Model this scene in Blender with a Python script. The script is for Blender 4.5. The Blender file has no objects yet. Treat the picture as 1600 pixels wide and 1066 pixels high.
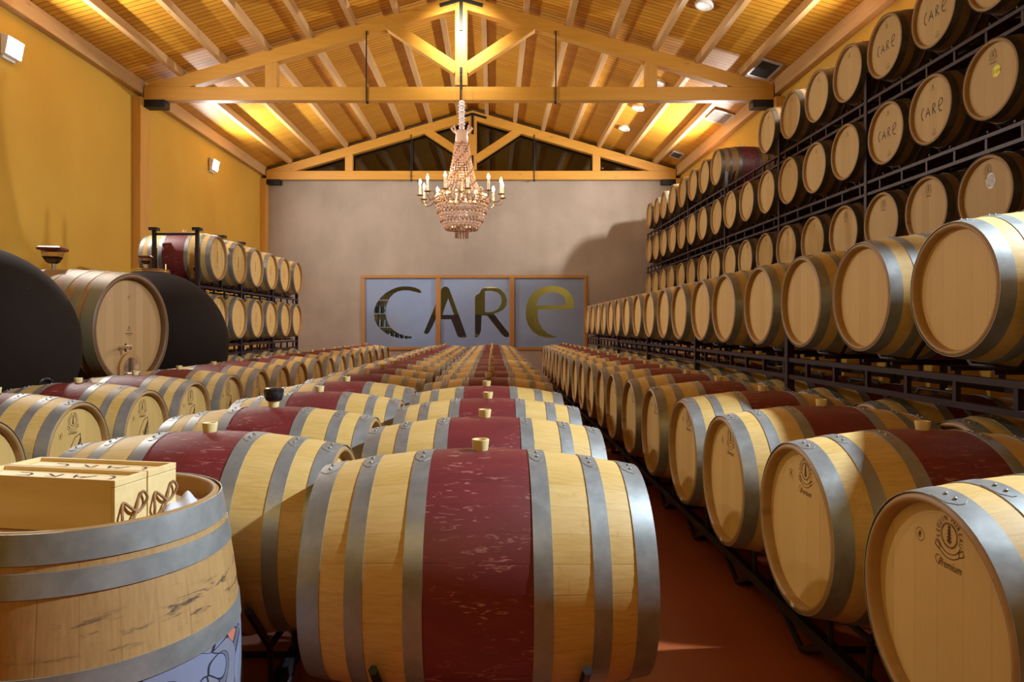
import bpy, bmesh, math, random
from mathutils import Vector, Matrix
from math import pi, sin, cos, tan, atan2, radians, sqrt
random.seed(7)
S = bpy.context.scene
COL = S.collection

# ------------------------------------------------------------------ camera, world, exposure
H = 1.36                       # eye height above the floor
F = 1067.0                     # focal length in pixels of the 1600 px frame
VX, VY = 772.0, 512.0          # where the long axis of the hall vanishes
cam_d = bpy.data.cameras.new('camera'); cam = bpy.data.objects.new('camera', cam_d); COL.objects.link(cam)
cam.location = (0, 0, H); cam.rotation_euler = (pi/2, 0, 0)
cam_d.sensor_width = 36; cam_d.lens = 36*F/1600
cam_d.shift_x = (800-VX)/1600; cam_d.shift_y = (VY-533)/1600
cam_d.clip_start = .05; cam_d.clip_end = 200
S.camera = cam
S.view_settings.view_transform = 'Standard'; S.view_settings.look = 'None'
S.view_settings.gamma = 1; S.view_settings.use_curve_mapping = False
S.view_settings.exposure = 0.0
W = bpy.data.worlds.new('world'); S.world = W; W.use_nodes = True
W.node_tree.nodes['Background'].inputs[0].default_value = (.9, .8, .65, 1)
W.node_tree.nodes['Background'].inputs[1].default_value = .02

# ------------------------------------------------------------------ lamps
def area(name, loc, aim, power, color, sx, sy=None, spread=180):
    d = bpy.data.lights.new(name, 'AREA'); d.energy = power; d.color = color
    d.shape = 'RECTANGLE'; d.size = sx; d.size_y = sy or sx; d.spread = radians(spread)
    o = bpy.data.objects.new(name, d); COL.objects.link(o); o.location = loc
    o.rotation_euler = (Vector(aim)-Vector(loc)).to_track_quat('-Z', 'Y').to_euler()
    return o
def spot(name, loc, aim, power, color, ang, blend=.5, r=.05):
    d = bpy.data.lights.new(name, 'SPOT'); d.energy = power; d.color = color
    d.spot_size = radians(ang); d.spot_blend = blend; d.shadow_soft_size = r
    o = bpy.data.objects.new(name, d); COL.objects.link(o); o.location = loc
    o.rotation_euler = (Vector(aim)-Vector(loc)).to_track_quat('-Z', 'Y').to_euler()
    return o
XL, XR, YB, YF = -6.1, 4.9, -9.0, 18.0     # side walls, wall behind the viewer, far wall
XC = -.56                                  # ridge
COOL = (1.0, .97, .93)
WARM = (1.0, .68, .22)
LAMP_Z = H+3.5
FLOODS = [('L', 8.54, 230), ('L', 14.7, 250), ('R', 2.35, 490), ('R', 8.54, 130), ('R', 14.7, 380)]
for side, y, p in FLOODS:
    x = XL+.17 if side == 'L' else XR-.17
    s = 1 if side == 'L' else -1
    area('flood_lamp', (x, y, LAMP_Z), (x+s*3, y, LAMP_Z-.35 if y > 3 else LAMP_Z-2.4), p, COOL if y > 3 else (.68, .85, 1.0), .10, .16, 180 if y > 3 else 140)
# added warm fill with no known fixture, behind the viewer, and downlights in the roof
area('warm_fill', (-1.0, -1.9, H+2.6), (-1.0, 6, H+.2), 48, WARM, 2.5, .8)
spot('roof_lamp_ridge', (XC, 10.75, H+5.35), (XC, 11.7, H+4.8), 330, (1, .90, .66), 100, 1.0)

# ------------------------------------------------------------------ material helpers
def new_mat(name):
    m = bpy.data.materials.new(name); m.use_nodes = True
    nt = m.node_tree; b = nt.nodes['Principled BSDF']
    return m, nt, b
def N(nt, t, **kw):
    n = nt.nodes.new(t)
    for k, v in kw.items():
        if k.startswith('i'):
            n.inputs[int(k[1:])].default_value = v
        else: setattr(n, k, v)
    return n
def L(nt, a, b): nt.links.new(a, b)
def math_n(nt, op, a, b=None, c=None, clamp=False):
    n = nt.nodes.new('ShaderNodeMath'); n.operation = op; n.use_clamp = clamp
    for i, v in enumerate((a, b, c)):
        if v is None: continue
        if isinstance(v, (int, float)): n.inputs[i].default_value = v
        else: L(nt, v, n.inputs[i])
    return n.outputs[0]
def mix(nt, fac, a, b, mode='MIX'):
    n = nt.nodes.new('ShaderNodeMix'); n.data_type = 'RGBA'; n.blend_type = mode
    for sock, v in ((n.inputs[0], fac), (n.inputs[6], a), (n.inputs[7], b)):
        if isinstance(v, (int, float)): sock.default_value = v
        elif isinstance(v, tuple): sock.default_value = (*v, 1) if len(v) == 3 else v
        else: L(nt, v, sock)
    return n.outputs[2]
def noise(nt, vec, scale, detail=4, rough=.55, dist=0.0):
    n = N(nt, 'ShaderNodeTexNoise'); n.inputs['Scale'].default_value = scale
    n.inputs['Detail'].default_value = detail; n.inputs['Roughness'].default_value = rough
    n.inputs['Distortion'].default_value = dist
    if vec is not None: L(nt, vec, n.inputs['Vector'])
    return n.outputs[0]
def mapped(nt, vec, scale, loc=(0, 0, 0)):
    n = N(nt, 'ShaderNodeMapping'); n.inputs['Scale'].default_value = scale; n.inputs['Location'].default_value = loc
    L(nt, vec, n.inputs['Vector']); return n.outputs[0]
def ramp(nt, fac, stops):
    n = N(nt, 'ShaderNodeValToRGB'); e = n.color_ramp.elements
    while len(e) < len(stops): e.new(.5)
    for el, (p, c) in zip(e, stops): el.position = p; el.color = (*c, 1) if len(c) == 3 else c
    L(nt, fac, n.inputs[0]); return n.outputs[0]
def bump(nt, bsdf, h, strength=.2, dist=.01):
    n = N(nt, 'ShaderNodeBump'); n.inputs['Strength'].default_value = strength; n.inputs['Distance'].default_value = dist
    L(nt, h, n.inputs['Height']); L(nt, n.outputs[0], bsdf.inputs['Normal'])
def objcoord(nt, shift=True):
    tc = N(nt, 'ShaderNodeTexCoord'); v = tc.outputs['Object']
    if not shift: return v, None
    oi = N(nt, 'ShaderNodeObjectInfo')
    a = N(nt, 'ShaderNodeVectorMath', operation='SCALE'); a.inputs[0].default_value = (37, 19, 53)
    L(nt, oi.outputs['Random'], a.inputs['Scale'])
    b = N(nt, 'ShaderNodeVectorMath', operation='ADD'); L(nt, v, b.inputs[0]); L(nt, a.outputs[0], b.inputs[1])
    return b.outputs[0], oi.outputs['Random']

def simple(name, col, rough=.5, metal=0.0, emit=None, es=1.0, var=.08, scale=30, **kw):
    m, nt, b = new_mat(name)
    v, _ = objcoord(nt, False)
    n = noise(nt, v, scale, 3)
    c = mix(nt, n, tuple(x*(1-var) for x in col), tuple(min(1, x*(1+var)) for x in col))
    L(nt, c, b.inputs['Base Color'])
    b.inputs['Roughness'].default_value = rough; b.inputs['Metallic'].default_value = metal
    if emit: b.inputs['Emission Color'].default_value = (*emit, 1); b.inputs['Emission Strength'].default_value = es
    for k, x in kw.items(): b.inputs[k].default_value = x
    return m

def stave_mat(name, light, dark, n_staves=28, band=None, band_half=.143, stain=False, art=False, rough=.55):
    """oak staves round the local X axis, optional wine-stained belly"""
    m, nt, b = new_mat(name)
    tc = N(nt, 'ShaderNodeTexCoord'); v0 = tc.outputs['Object']
    v, rnd = objcoord(nt)
    sp = N(nt, 'ShaderNodeSeparateXYZ'); L(nt, v0, sp.inputs[0])
    ang = math_n(nt, 'ARCTAN2', sp.outputs[1], sp.outputs[2])
    t = math_n(nt, 'MULTIPLY', ang, n_staves/(2*pi))
    if rnd is not None: t = math_n(nt, 'ADD', t, math_n(nt, 'MULTIPLY', rnd, 9.0))
    wob = math_n(nt, 'MULTIPLY', math_n(nt, 'SUBTRACT', noise(nt, mapped(nt, v, (1.2, 1, 1)), .8, 1), .5), .25)
    t = math_n(nt, 'ADD', t, wob)
    idx = math_n(nt, 'FLOOR', t); fr = math_n(nt, 'FRACT', t)
    wn = N(nt, 'ShaderNodeTexWhiteNoise', noise_dimensions='1D'); L(nt, idx, wn.inputs['W'])
    grain = noise(nt, mapped(nt, v, (5, 75, 75)), 1.6, 5, .6, .3)
    gm = N(nt, 'ShaderNodeMapRange'); gm.inputs[1].default_value = .32; gm.inputs[2].default_value = .66; L(nt, grain, gm.inputs[0])
    blot = noise(nt, mapped(nt, v, (3, 5, 5)), 1.4, 3)
    fac = math_n(nt, 'ADD', math_n(nt, 'MULTIPLY', wn.outputs[0], .28), math_n(nt, 'ADD', math_n(nt, 'MULTIPLY', gm.outputs[0], .42), math_n(nt, 'MULTIPLY', blot, .5)), clamp=True)
    fac = math_n(nt, 'SUBTRACT', fac, .08, clamp=True)
    col = mix(nt, fac, dark, light)
    # short dark spill marks on the wood
    spill = noise(nt, mapped(nt, v, (26, 7, 7)), 1.0, 6, .7, 1.2)
    sm = N(nt, 'ShaderNodeMapRange'); sm.inputs[1].default_value = .62; sm.inputs[2].default_value = .72
    L(nt, spill, sm.inputs[0])
    col = mix(nt, math_n(nt, 'MULTIPLY', sm.outputs[0], .45), col, tuple(x*.45 for x in dark))
    # joints
    d = math_n(nt, 'MINIMUM', fr, math_n(nt, 'SUBTRACT', 1.0, fr))
    jm = N(nt, 'ShaderNodeMapRange'); jm.inputs[1].default_value = .008; jm.inputs[2].default_value = .035
    L(nt, d, jm.inputs[0])
    joint = math_n(nt, 'SUBTRACT', 1.0, jm.outputs[0])
    col = mix(nt, math_n(nt, 'MULTIPLY', joint, .16), col, tuple(x*.35 for x in dark))
    if band:
        ax = math_n(nt, 'ABSOLUTE', sp.outputs[0])
        bm = math_n(nt, 'LESS_THAN', ax, band_half)
        bn = noise(nt, mapped(nt, v, (4, 9, 9)), 1.5, 5, .6)
        bc = mix(nt, bn, tuple(x*.55 for x in band), tuple(min(1, x*1.35) for x in band))
        fl = noise(nt, mapped(nt, v, (18, 95, 95)), 1.0, 3, .5, 1.3)
        fm = N(nt, 'ShaderNodeMapRange'); fm.inputs[1].default_value = .60; fm.inputs[2].default_value = .67
        L(nt, fl, fm.inputs[0])
        pat = noise(nt, mapped(nt, v, (3, 6, 6)), 1.2, 2)
        pm = N(nt, 'ShaderNodeMapRange'); pm.inputs[1].default_value = .42; pm.inputs[2].default_value = .56
        L(nt, pat, pm.inputs[0])
        bc = mix(nt, math_n(nt, 'MULTIPLY', math_n(nt, 'MULTIPLY', fm.outputs[0], pm.outputs[0]), .7), bc, (.50, .20, .17))
        bc = mix(nt, math_n(nt, 'MULTIPLY', joint, .15), bc, tuple(x*.3 for x in band))
        col = mix(nt, bm, col, bc)
    if stain:
        # black mould marks in a ragged belt round the upper belly
        s1 = noise(nt, mapped(nt, v0, (46, 7, 7), (3, 1, 2)), 1.0, 5, .7, .5)
        mr = N(nt, 'ShaderNodeMapRange'); mr.inputs[1].default_value = .55; mr.inputs[2].default_value = .63
        L(nt, s1, mr.inputs[0])
        belt = N(nt, 'ShaderNodeMapRange'); belt.inputs[1].default_value = .055; belt.inputs[2].default_value = .02
        L(nt, math_n(nt, 'ABSOLUTE', math_n(nt, 'SUBTRACT', sp.outputs[0], .265)), belt.inputs[0])
        col = mix(nt, math_n(nt, 'MULTIPLY', math_n(nt, 'MULTIPLY', mr.outputs[0], belt.outputs[0]), .85), col, (.03, .02, .02))
    if art:
        am = math_n(nt, 'LESS_THAN', sp.outputs[0], .155)
        vo = N(nt, 'ShaderNodeTexVoronoi'); vo.inputs['Scale'].default_value = 5.5
        dv = noise(nt, mapped(nt, v0, (1, 1, 1)), 3, 2)
        cb = N(nt, 'ShaderNodeVectorMath', operation='ADD'); L(nt, v0, cb.inputs[0]); L(nt, dv, cb.inputs[1])
        L(nt, cb.outputs[0], vo.inputs['Vector'])
        sc = N(nt, 'ShaderNodeSeparateColor'); L(nt, vo.outputs['Color'], sc.inputs[0])
        ac = ramp(nt, sc.outputs[0], [(0, (.07, .08, .12)), (.42, (.16, .16, .20)), (.7, (.55, .13, .04)), (.8, (.06, .03, .16)), (.86, (.16, .18, .28))])
        ac.node.color_ramp.interpolation = 'CONSTANT'
        ve = N(nt, 'ShaderNodeTexVoronoi', feature='DISTANCE_TO_EDGE'); ve.inputs['Scale'].default_value = 5.5
        L(nt, cb.outputs[0], ve.inputs['Vector'])
        ln = math_n(nt, 'LESS_THAN', ve.outputs['Distance'], .018)
        wash = noise(nt, mapped(nt, v0, (1, 1, 1)), 14, 5)
        ac = mix(nt, math_n(nt, 'MULTIPLY', wash, .5), ac, (.24, .24, .28))
        ac = mix(nt, ln, ac, (.015, .015, .03))
        col = mix(nt, am, col, ac)
    L(nt, col, b.inputs['Base Color']); b.inputs['Roughness'].default_value = rough
    hgt = math_n(nt, 'SUBTRACT', math_n(nt, 'MULTIPLY', grain, .35), math_n(nt, 'MULTIPLY', joint, .5))
    bump(nt, b, hgt, .18, .002)
    return m

def plank_mat(name, light, dark, axis_u='Y', width=.075, grain_axis='Z', rough=.6, gap=.35):
    """flat planks laid side by side along axis_u, grain along grain_axis (object coordinates)"""
    m, nt, b = new_mat(name)
    tc = N(nt, 'ShaderNodeTexCoord'); v0 = tc.outputs['Object']
    v, rnd = objcoord(nt)
    sp = N(nt, 'ShaderNodeSeparateXYZ'); L(nt, v0, sp.inputs[0])
    u = sp.outputs['XYZ'.index(axis_u)]
    t = math_n(nt, 'DIVIDE', u, width)
    t = math_n(nt, 'ADD', t, math_n(nt, 'MULTIPLY', rnd, 31.0))
    idx = math_n(nt, 'FLOOR', t); fr = math_n(nt, 'FRACT', t)
    wn = N(nt, 'ShaderNodeTexWhiteNoise', noise_dimensions='1D'); L(nt, idx, wn.inputs['W'])
    sc = {'X': (4, 70, 70), 'Y': (70, 4, 70), 'Z': (70, 70, 4)}[grain_axis]
    grain = noise(nt, mapped(nt, v, sc), 1.5, 5, .6, .3)
    fac = math_n(nt, 'ADD', math_n(nt, 'MULTIPLY', wn.outputs[0], .5), math_n(nt, 'MULTIPLY', grain, .55), clamp=True)
    col = mix(nt, fac, dark, light)
    d = math_n(nt, 'MINIMUM', fr, math_n(nt, 'SUBTRACT', 1.0, fr))
    j = math_n(nt, 'LESS_THAN', d, .02)
    col = mix(nt, math_n(nt, 'MULTIPLY', j, gap), col, tuple(x*.4 for x in dark))
    L(nt, col, b.inputs['Base Color']); b.inputs['Roughness'].default_value = rough
    bump(nt, b, math_n(nt, 'SUBTRACT', math_n(nt, 'MULTIPLY', grain, .2), j), .2, .003)
    return m

def timber_mat(name, light, dark, grain='X', rough=.5):
    m, nt, b = new_mat(name)
    v, rnd = objcoord(nt)
    sc = {'X': (.9, 14, 14), 'Y': (14, .9, 14), 'Z': (14, 14, .9)}[grain]
    g = noise(nt, mapped(nt, v, sc), 1.2, 5, .6, .8)
    kn = N(nt, 'ShaderNodeTexVoronoi'); kn.inputs['Scale'].default_value = 1.0
    ks = {'X': (1.6, 5, 5), 'Y': (5, 1.6, 5), 'Z': (5, 5, 1.6)}[grain]
    L(nt, mapped(nt, v, ks), kn.inputs['Vector'])
    km = N(nt, 'ShaderNodeMapRange'); km.inputs[1].default_value = .12; km.inputs[2].default_value = .03
    L(nt, kn.outputs['Distance'], km.inputs[0])
    col = mix(nt, g, dark, light)
    col = mix(nt, math_n(nt, 'MULTIPLY', km.outputs[0], .6), col, tuple(x*.4 for x in dark))
    L(nt, col, b.inputs['Base Color']); b.inputs['Roughness'].default_value = rough
    bump(nt, b, g, .1, .003)
    return m

def plaster_mat(name, a, c, scale=1.2, rough=.85, spots=None):
    m, nt, b = new_mat(name)
    v, _ = objcoord(nt, False)
    n1 = noise(nt, v, scale, 6, .6, .4); n2 = noise(nt, mapped(nt, v, (1, 1, .25)), scale*2.4, 4)
    f = math_n(nt, 'ADD', math_n(nt, 'MULTIPLY', n1, .7), math_n(nt, 'MULTIPLY', n2, .35), clamp=True)
    mr = N(nt, 'ShaderNodeMapRange'); mr.inputs[1].default_value = .3; mr.inputs[2].default_value = .75
    L(nt, f, mr.inputs[0])
    col = mix(nt, mr.outputs[0], a, c)
    if spots:
        s = noise(nt, mapped(nt, v, (1.4, 1, 4)), 5, 2, .4)
        sm = N(nt, 'ShaderNodeMapRange'); sm.inputs[1].default_value = .80; sm.inputs[2].default_value = .84
        L(nt, s, sm.inputs[0]); col = mix(nt, sm.outputs[0], col, spots)
    L(nt, col, b.inputs['Base Color']); b.inputs['Roughness'].default_value = rough
    fine = noise(nt, v, 90, 3)
    bump(nt, b, fine, .15, .004)
    return m

def hoop_mat(name, a=(.27, .30, .33), c=(.15, .165, .18)):
    m, nt, b = new_mat(name)
    v, rnd = objcoord(nt)
    n = noise(nt, v, 9, 6, .65, .3); n2 = noise(nt, v, 55, 3)
    f = math_n(nt, 'ADD', math_n(nt, 'MULTIPLY', n, .8), math_n(nt, 'MULTIPLY', n2, .2), clamp=True)
    mr = N(nt, 'ShaderNodeMapRange'); mr.inputs[1].default_value = .3; mr.inputs[2].default_value = .7
    L(nt, f, mr.inputs[0])
    L(nt, mix(nt, mr.outputs[0], c, a), b.inputs['Base Color'])
    b.inputs['Metallic'].default_value = .55
    r = math_n(nt, 'ADD', math_n(nt, 'MULTIPLY', n, .3), .30)
    L(nt, r, b.inputs['Roughness'])
    return m

def glass_mat(name, tint=(.9, .93, .95), refl=.12, rough=.02):
    m = bpy.data.materials.new(name); m.use_nodes = True; nt = m.node_tree; nt.nodes.clear()
    o = N(nt, 'ShaderNodeOutputMaterial'); mx = N(nt, 'ShaderNodeMixShader')
    t = N(nt, 'ShaderNodeBsdfTransparent'); t.inputs[0].default_value = (*tint, 1)
    g = N(nt, 'ShaderNodeBsdfGlossy'); g.inputs['Roughness'].default_value = rough
    lw = N(nt, 'ShaderNodeLayerWeight')
    f = math_n(nt, 'ADD', math_n(nt, 'MULTIPLY', math_n(nt, 'POWER', lw.outputs['Facing'], 4.0), .7), refl, clamp=True)
    L(nt, f, mx.inputs[0]); L(nt, t.outputs[0], mx.inputs[1]); L(nt, g.outputs[0], mx.inputs[2]); L(nt, mx.outputs[0], o.inputs[0])
    return m

OAK_L, OAK_D = (.68, .46, .175), (.48, .285, .055)
M = {}
M['stave'] = stave_mat('oak_staves_with_wine_band', OAK_L, OAK_D, band=(.155, .015, .016))
M['stave_shaded'] = stave_mat('oak_staves_shaded', (.26, .14, .05), (.15, .075, .025), band=(.09, .012, .015))  # darker copy of the staves, the tall rack's shade put into the colour
M['hoop_shaded'] = hoop_mat('shaded_hoop', (.13, .12, .09), (.07, .06, .045))  # same hoop darkened in colour for the shade in the tall rack
M['stave_plain'] = stave_mat('oak_staves_plain', (.50, .32, .15), (.33, .19, .08))
M['stave_art'] = stave_mat('oak_staves_old_painted', (.46, .27, .10), (.28, .145, .045), stain=True, art=True)
M['stave_cask'] = stave_mat('large_cask_staves', (.46, .24, .075), (.28, .125, .035), n_staves=34)
M['head'] = plank_mat('oak_head_planks', (.64, .41, .135), (.52, .31, .085), 'Y', .095, 'Z', gap=.18)
M['head_cask'] = plank_mat('cask_head_planks', (.42, .24, .09), (.30, .155, .045), 'Y', .10, 'Z', gap=.25)
M['chime'] = timber_mat('oak_chime', (.42, .24, .09), (.28, .15, .05), 'X')
M['hoop'] = hoop_mat('galvanised_hoop', (.37, .37, .35), (.23, .235, .225))
M['hoop_cask'] = simple('cask_hoop', (.30, .23, .11), .55, .25)
M['chime_cask'] = timber_mat('cask_chime', (.15, .06, .015), (.09, .035, .01), 'X')
M['head_shaded'] = plank_mat('shaded_head_planks', (.50, .325, .11), (.39, .235, .07), 'Y', .095, 'Z', gap=.18)  # head planks toned down, shade of the tall rack in the colour
M['arch'] = simple('worn_steel', (.16, .14, .14), .25, .8)
M['bung'] = simple('silicone_bung', (.70, .55, .24), .45, var=.1)
M['rubber'] = simple('black_rubber', (.012, .012, .013), .25)
M['ink'] = simple('branded_ink', (.085, .035, .012), .8)
M['ink_black'] = simple('black_ink', (.02, .012, .008), .7)
M['rack'] = simple('dark_maroon_steel', (.020, .006, .009), .42, .2, var=.25, scale=8)
M['rack_black'] = simple('black_steel', (.010, .008, .009), .45, .3)
M['yellow_wall'] = plaster_mat('ochre_plaster', (.46, .25, .022), (.56, .33, .038), .5)
M['grey_wall'] = plaster_mat('grey_brown_plaster', (.24, .195, .155), (.36, .295, .235), .9, spots=(.55, .5, .45))
M['floor'] = plaster_mat('oxide_red_floor', (.26, .055, .014), (.34, .08, .022), 1.6, .42)
M['beam_x'] = timber_mat('pine_beam_x', (.62, .32, .040), (.44, .19, .018), 'X')
M['beam_y'] = timber_mat('pine_beam_y', (.60, .38, .17), (.42, .24, .09), 'Y')
M['beam_z'] = timber_mat('pine_beam_z', (.60, .31, .050), (.43, .19, .022), 'Z')
M['black_iron'] = simple('black_iron', (.012, .012, .013), .5, .5)
M['steel'] = simple('polished_steel', (.7, .68, .66), .15, 1.0)
M['brass'] = simple('aged_brass', (.55, .36, .16), .3, 1.0)
M['clay'] = simple('dark_clay', (.014, .008, .005), .85, var=.15, scale=6, **{'Specular IOR Level': .12})
M['wine_glass'] = glass_mat('clear_glass_dome', (.95, .90, .87), .045)
M['wine'] = simple('red_wine', (.012, .004, .006), .15)
M['red_lid'] = simple('dark_red_lid', (.10, .012, .012), .35)
M['white_metal'] = simple('white_enamel', (.75, .75, .73), .35)
M['vent'] = simple('vent_metal', (.50, .49, .46), .4, .3)
M['vent_dark'] = simple('vent_dark', (.05, .045, .035), .6)
M['lens'] = simple('flood_lens', (1, 1, 1), .3, emit=(1, .98, 1.0), es=60)
M['spot_lens'] = simple('downlight_lens', (.7, .7, .7), .2, emit=(1, .95, .85), es=.6)
M['flame'] = simple('candle_bulb', (1, .9, .7), .3, emit=(1, .80, .52), es=160)
M['candle'] = simple('candle_sleeve', (.75, .62, .42), .5, emit=(1, .7, .4), es=.25)
M['crystal'] = simple('rose_crystal', (.74, .50, .38), .10, **{'Specular IOR Level': .9})
M['crystal_dark'] = simple('amber_crystal', (.32, .17, .10), .12, .0)
M['white_ball'] = simple('white_crystal', (.80, .74, .78), .15)
M['pane'] = glass_mat('window_glass', (.93, .95, .96), .07)
M['gable'] = glass_mat('gable_glass', (.30, .30, .31), .10)
M['pine_box'] = timber_mat('pale_pine_box', (.86, .66, .33), (.64, .42, .15), 'X')
M['rope'] = simple('brown_rope', (.30, .15, .06), .8, var=.4, scale=220)
M['paper'] = simple('white_paper', (.8, .78, .74), .7)
M['cloth'] = simple('white_cloth', (.55, .53, .56), .8)
M['yellow_sticker'] = simple('yellow_sticker', (.80, .72, .03), .5)
M['bottle'] = simple('bottle_glass', (.012, .02, .03), .08)
M['window_frame'] = timber_mat('window_frame_wood', (.40, .19, .045), (.28, .12, .025), 'Z')
M['etch'] = simple('tan_scratch', (.40, .27, .14), .8)
# frosted window film
m, nt, b = new_mat('frosted_film'); nt.nodes.remove(b)
o_ = nt.nodes['Material Output']; v_, _r = objcoord(nt, False)
nf = noise(nt, v_, 1.3, 4)
cf = mix(nt, nf, (.26, .32, .44), (.40, .46, .58))
df = N(nt, 'ShaderNodeBsdfDiffuse'); tf = N(nt, 'ShaderNodeBsdfTranslucent'); mx_ = N(nt, 'ShaderNodeMixShader'); mx_.inputs[0].default_value = .5
L(nt, cf, df.inputs[0]); L(nt, cf, tf.inputs[0]); L(nt, df.outputs[0], mx_.inputs[1]); L(nt, tf.outputs[0], mx_.inputs[2])
gl_ = N(nt, 'ShaderNodeBsdfGlossy'); gl_.inputs['Roughness'].default_value = .25; mx2 = N(nt, 'ShaderNodeMixShader'); mx2.inputs[0].default_value = .06
L(nt, mx_.outputs[0], mx2.inputs[1]); L(nt, gl_.outputs[0], mx2.inputs[2]); L(nt, mx2.outputs[0], o_.inputs[0])
M['film'] = m
# tongue and groove ceiling boards: run across the hall, one groove every 9.5 cm
m, nt, b = new_mat('ceiling_boards')
v_, _r = objcoord(nt, False); sp_ = N(nt, 'ShaderNodeSeparateXYZ'); L(nt, v_, sp_.inputs[0])
t_ = math_n(nt, 'DIVIDE', sp_.outputs[1], .105); fr_ = math_n(nt, 'FRACT', t_); ix_ = math_n(nt, 'FLOOR', t_)
wn_ = N(nt, 'ShaderNodeTexWhiteNoise', noise_dimensions='1D'); L(nt, ix_, wn_.inputs['W'])
off_ = math_n(nt, 'MULTIPLY', wn_.outputs[0], 3.0)
bx_ = math_n(nt, 'FLOOR', math_n(nt, 'ADD', math_n(nt, 'DIVIDE', sp_.outputs[0], 2.2), off_))
wn2 = N(nt, 'ShaderNodeTexWhiteNoise', noise_dimensions='2D'); cv_ = N(nt, 'ShaderNodeCombineXYZ'); L(nt, ix_, cv_.inputs[0]); L(nt, bx_, cv_.inputs[1]); L(nt, cv_.outputs[0], wn2.inputs['Vector'])
g_ = noise(nt, mapped(nt, v_, (1.2, 26, 26)), 1.3, 5, .6, .5)
f_ = math_n(nt, 'ADD', math_n(nt, 'MULTIPLY', wn2.outputs[0], .4), math_n(nt, 'MULTIPLY', g_, .6), clamp=True)
c_ = mix(nt, f_, (.54, .24, .016), (.78, .40, .036))
j_ = math_n(nt, 'LESS_THAN', fr_, .13)
c_ = mix(nt, math_n(nt, 'MULTIPLY', j_, .85), c_, (.10, .035, .008))
L(nt, c_, b.inputs['Base Color']); b.inputs['Roughness'].default_value = .55
bump(nt, b, math_n(nt, 'SUBTRACT', math_n(nt, 'MULTIPLY', g_, .1), j_), .5, .008)
M['ceiling'] = m

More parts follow.
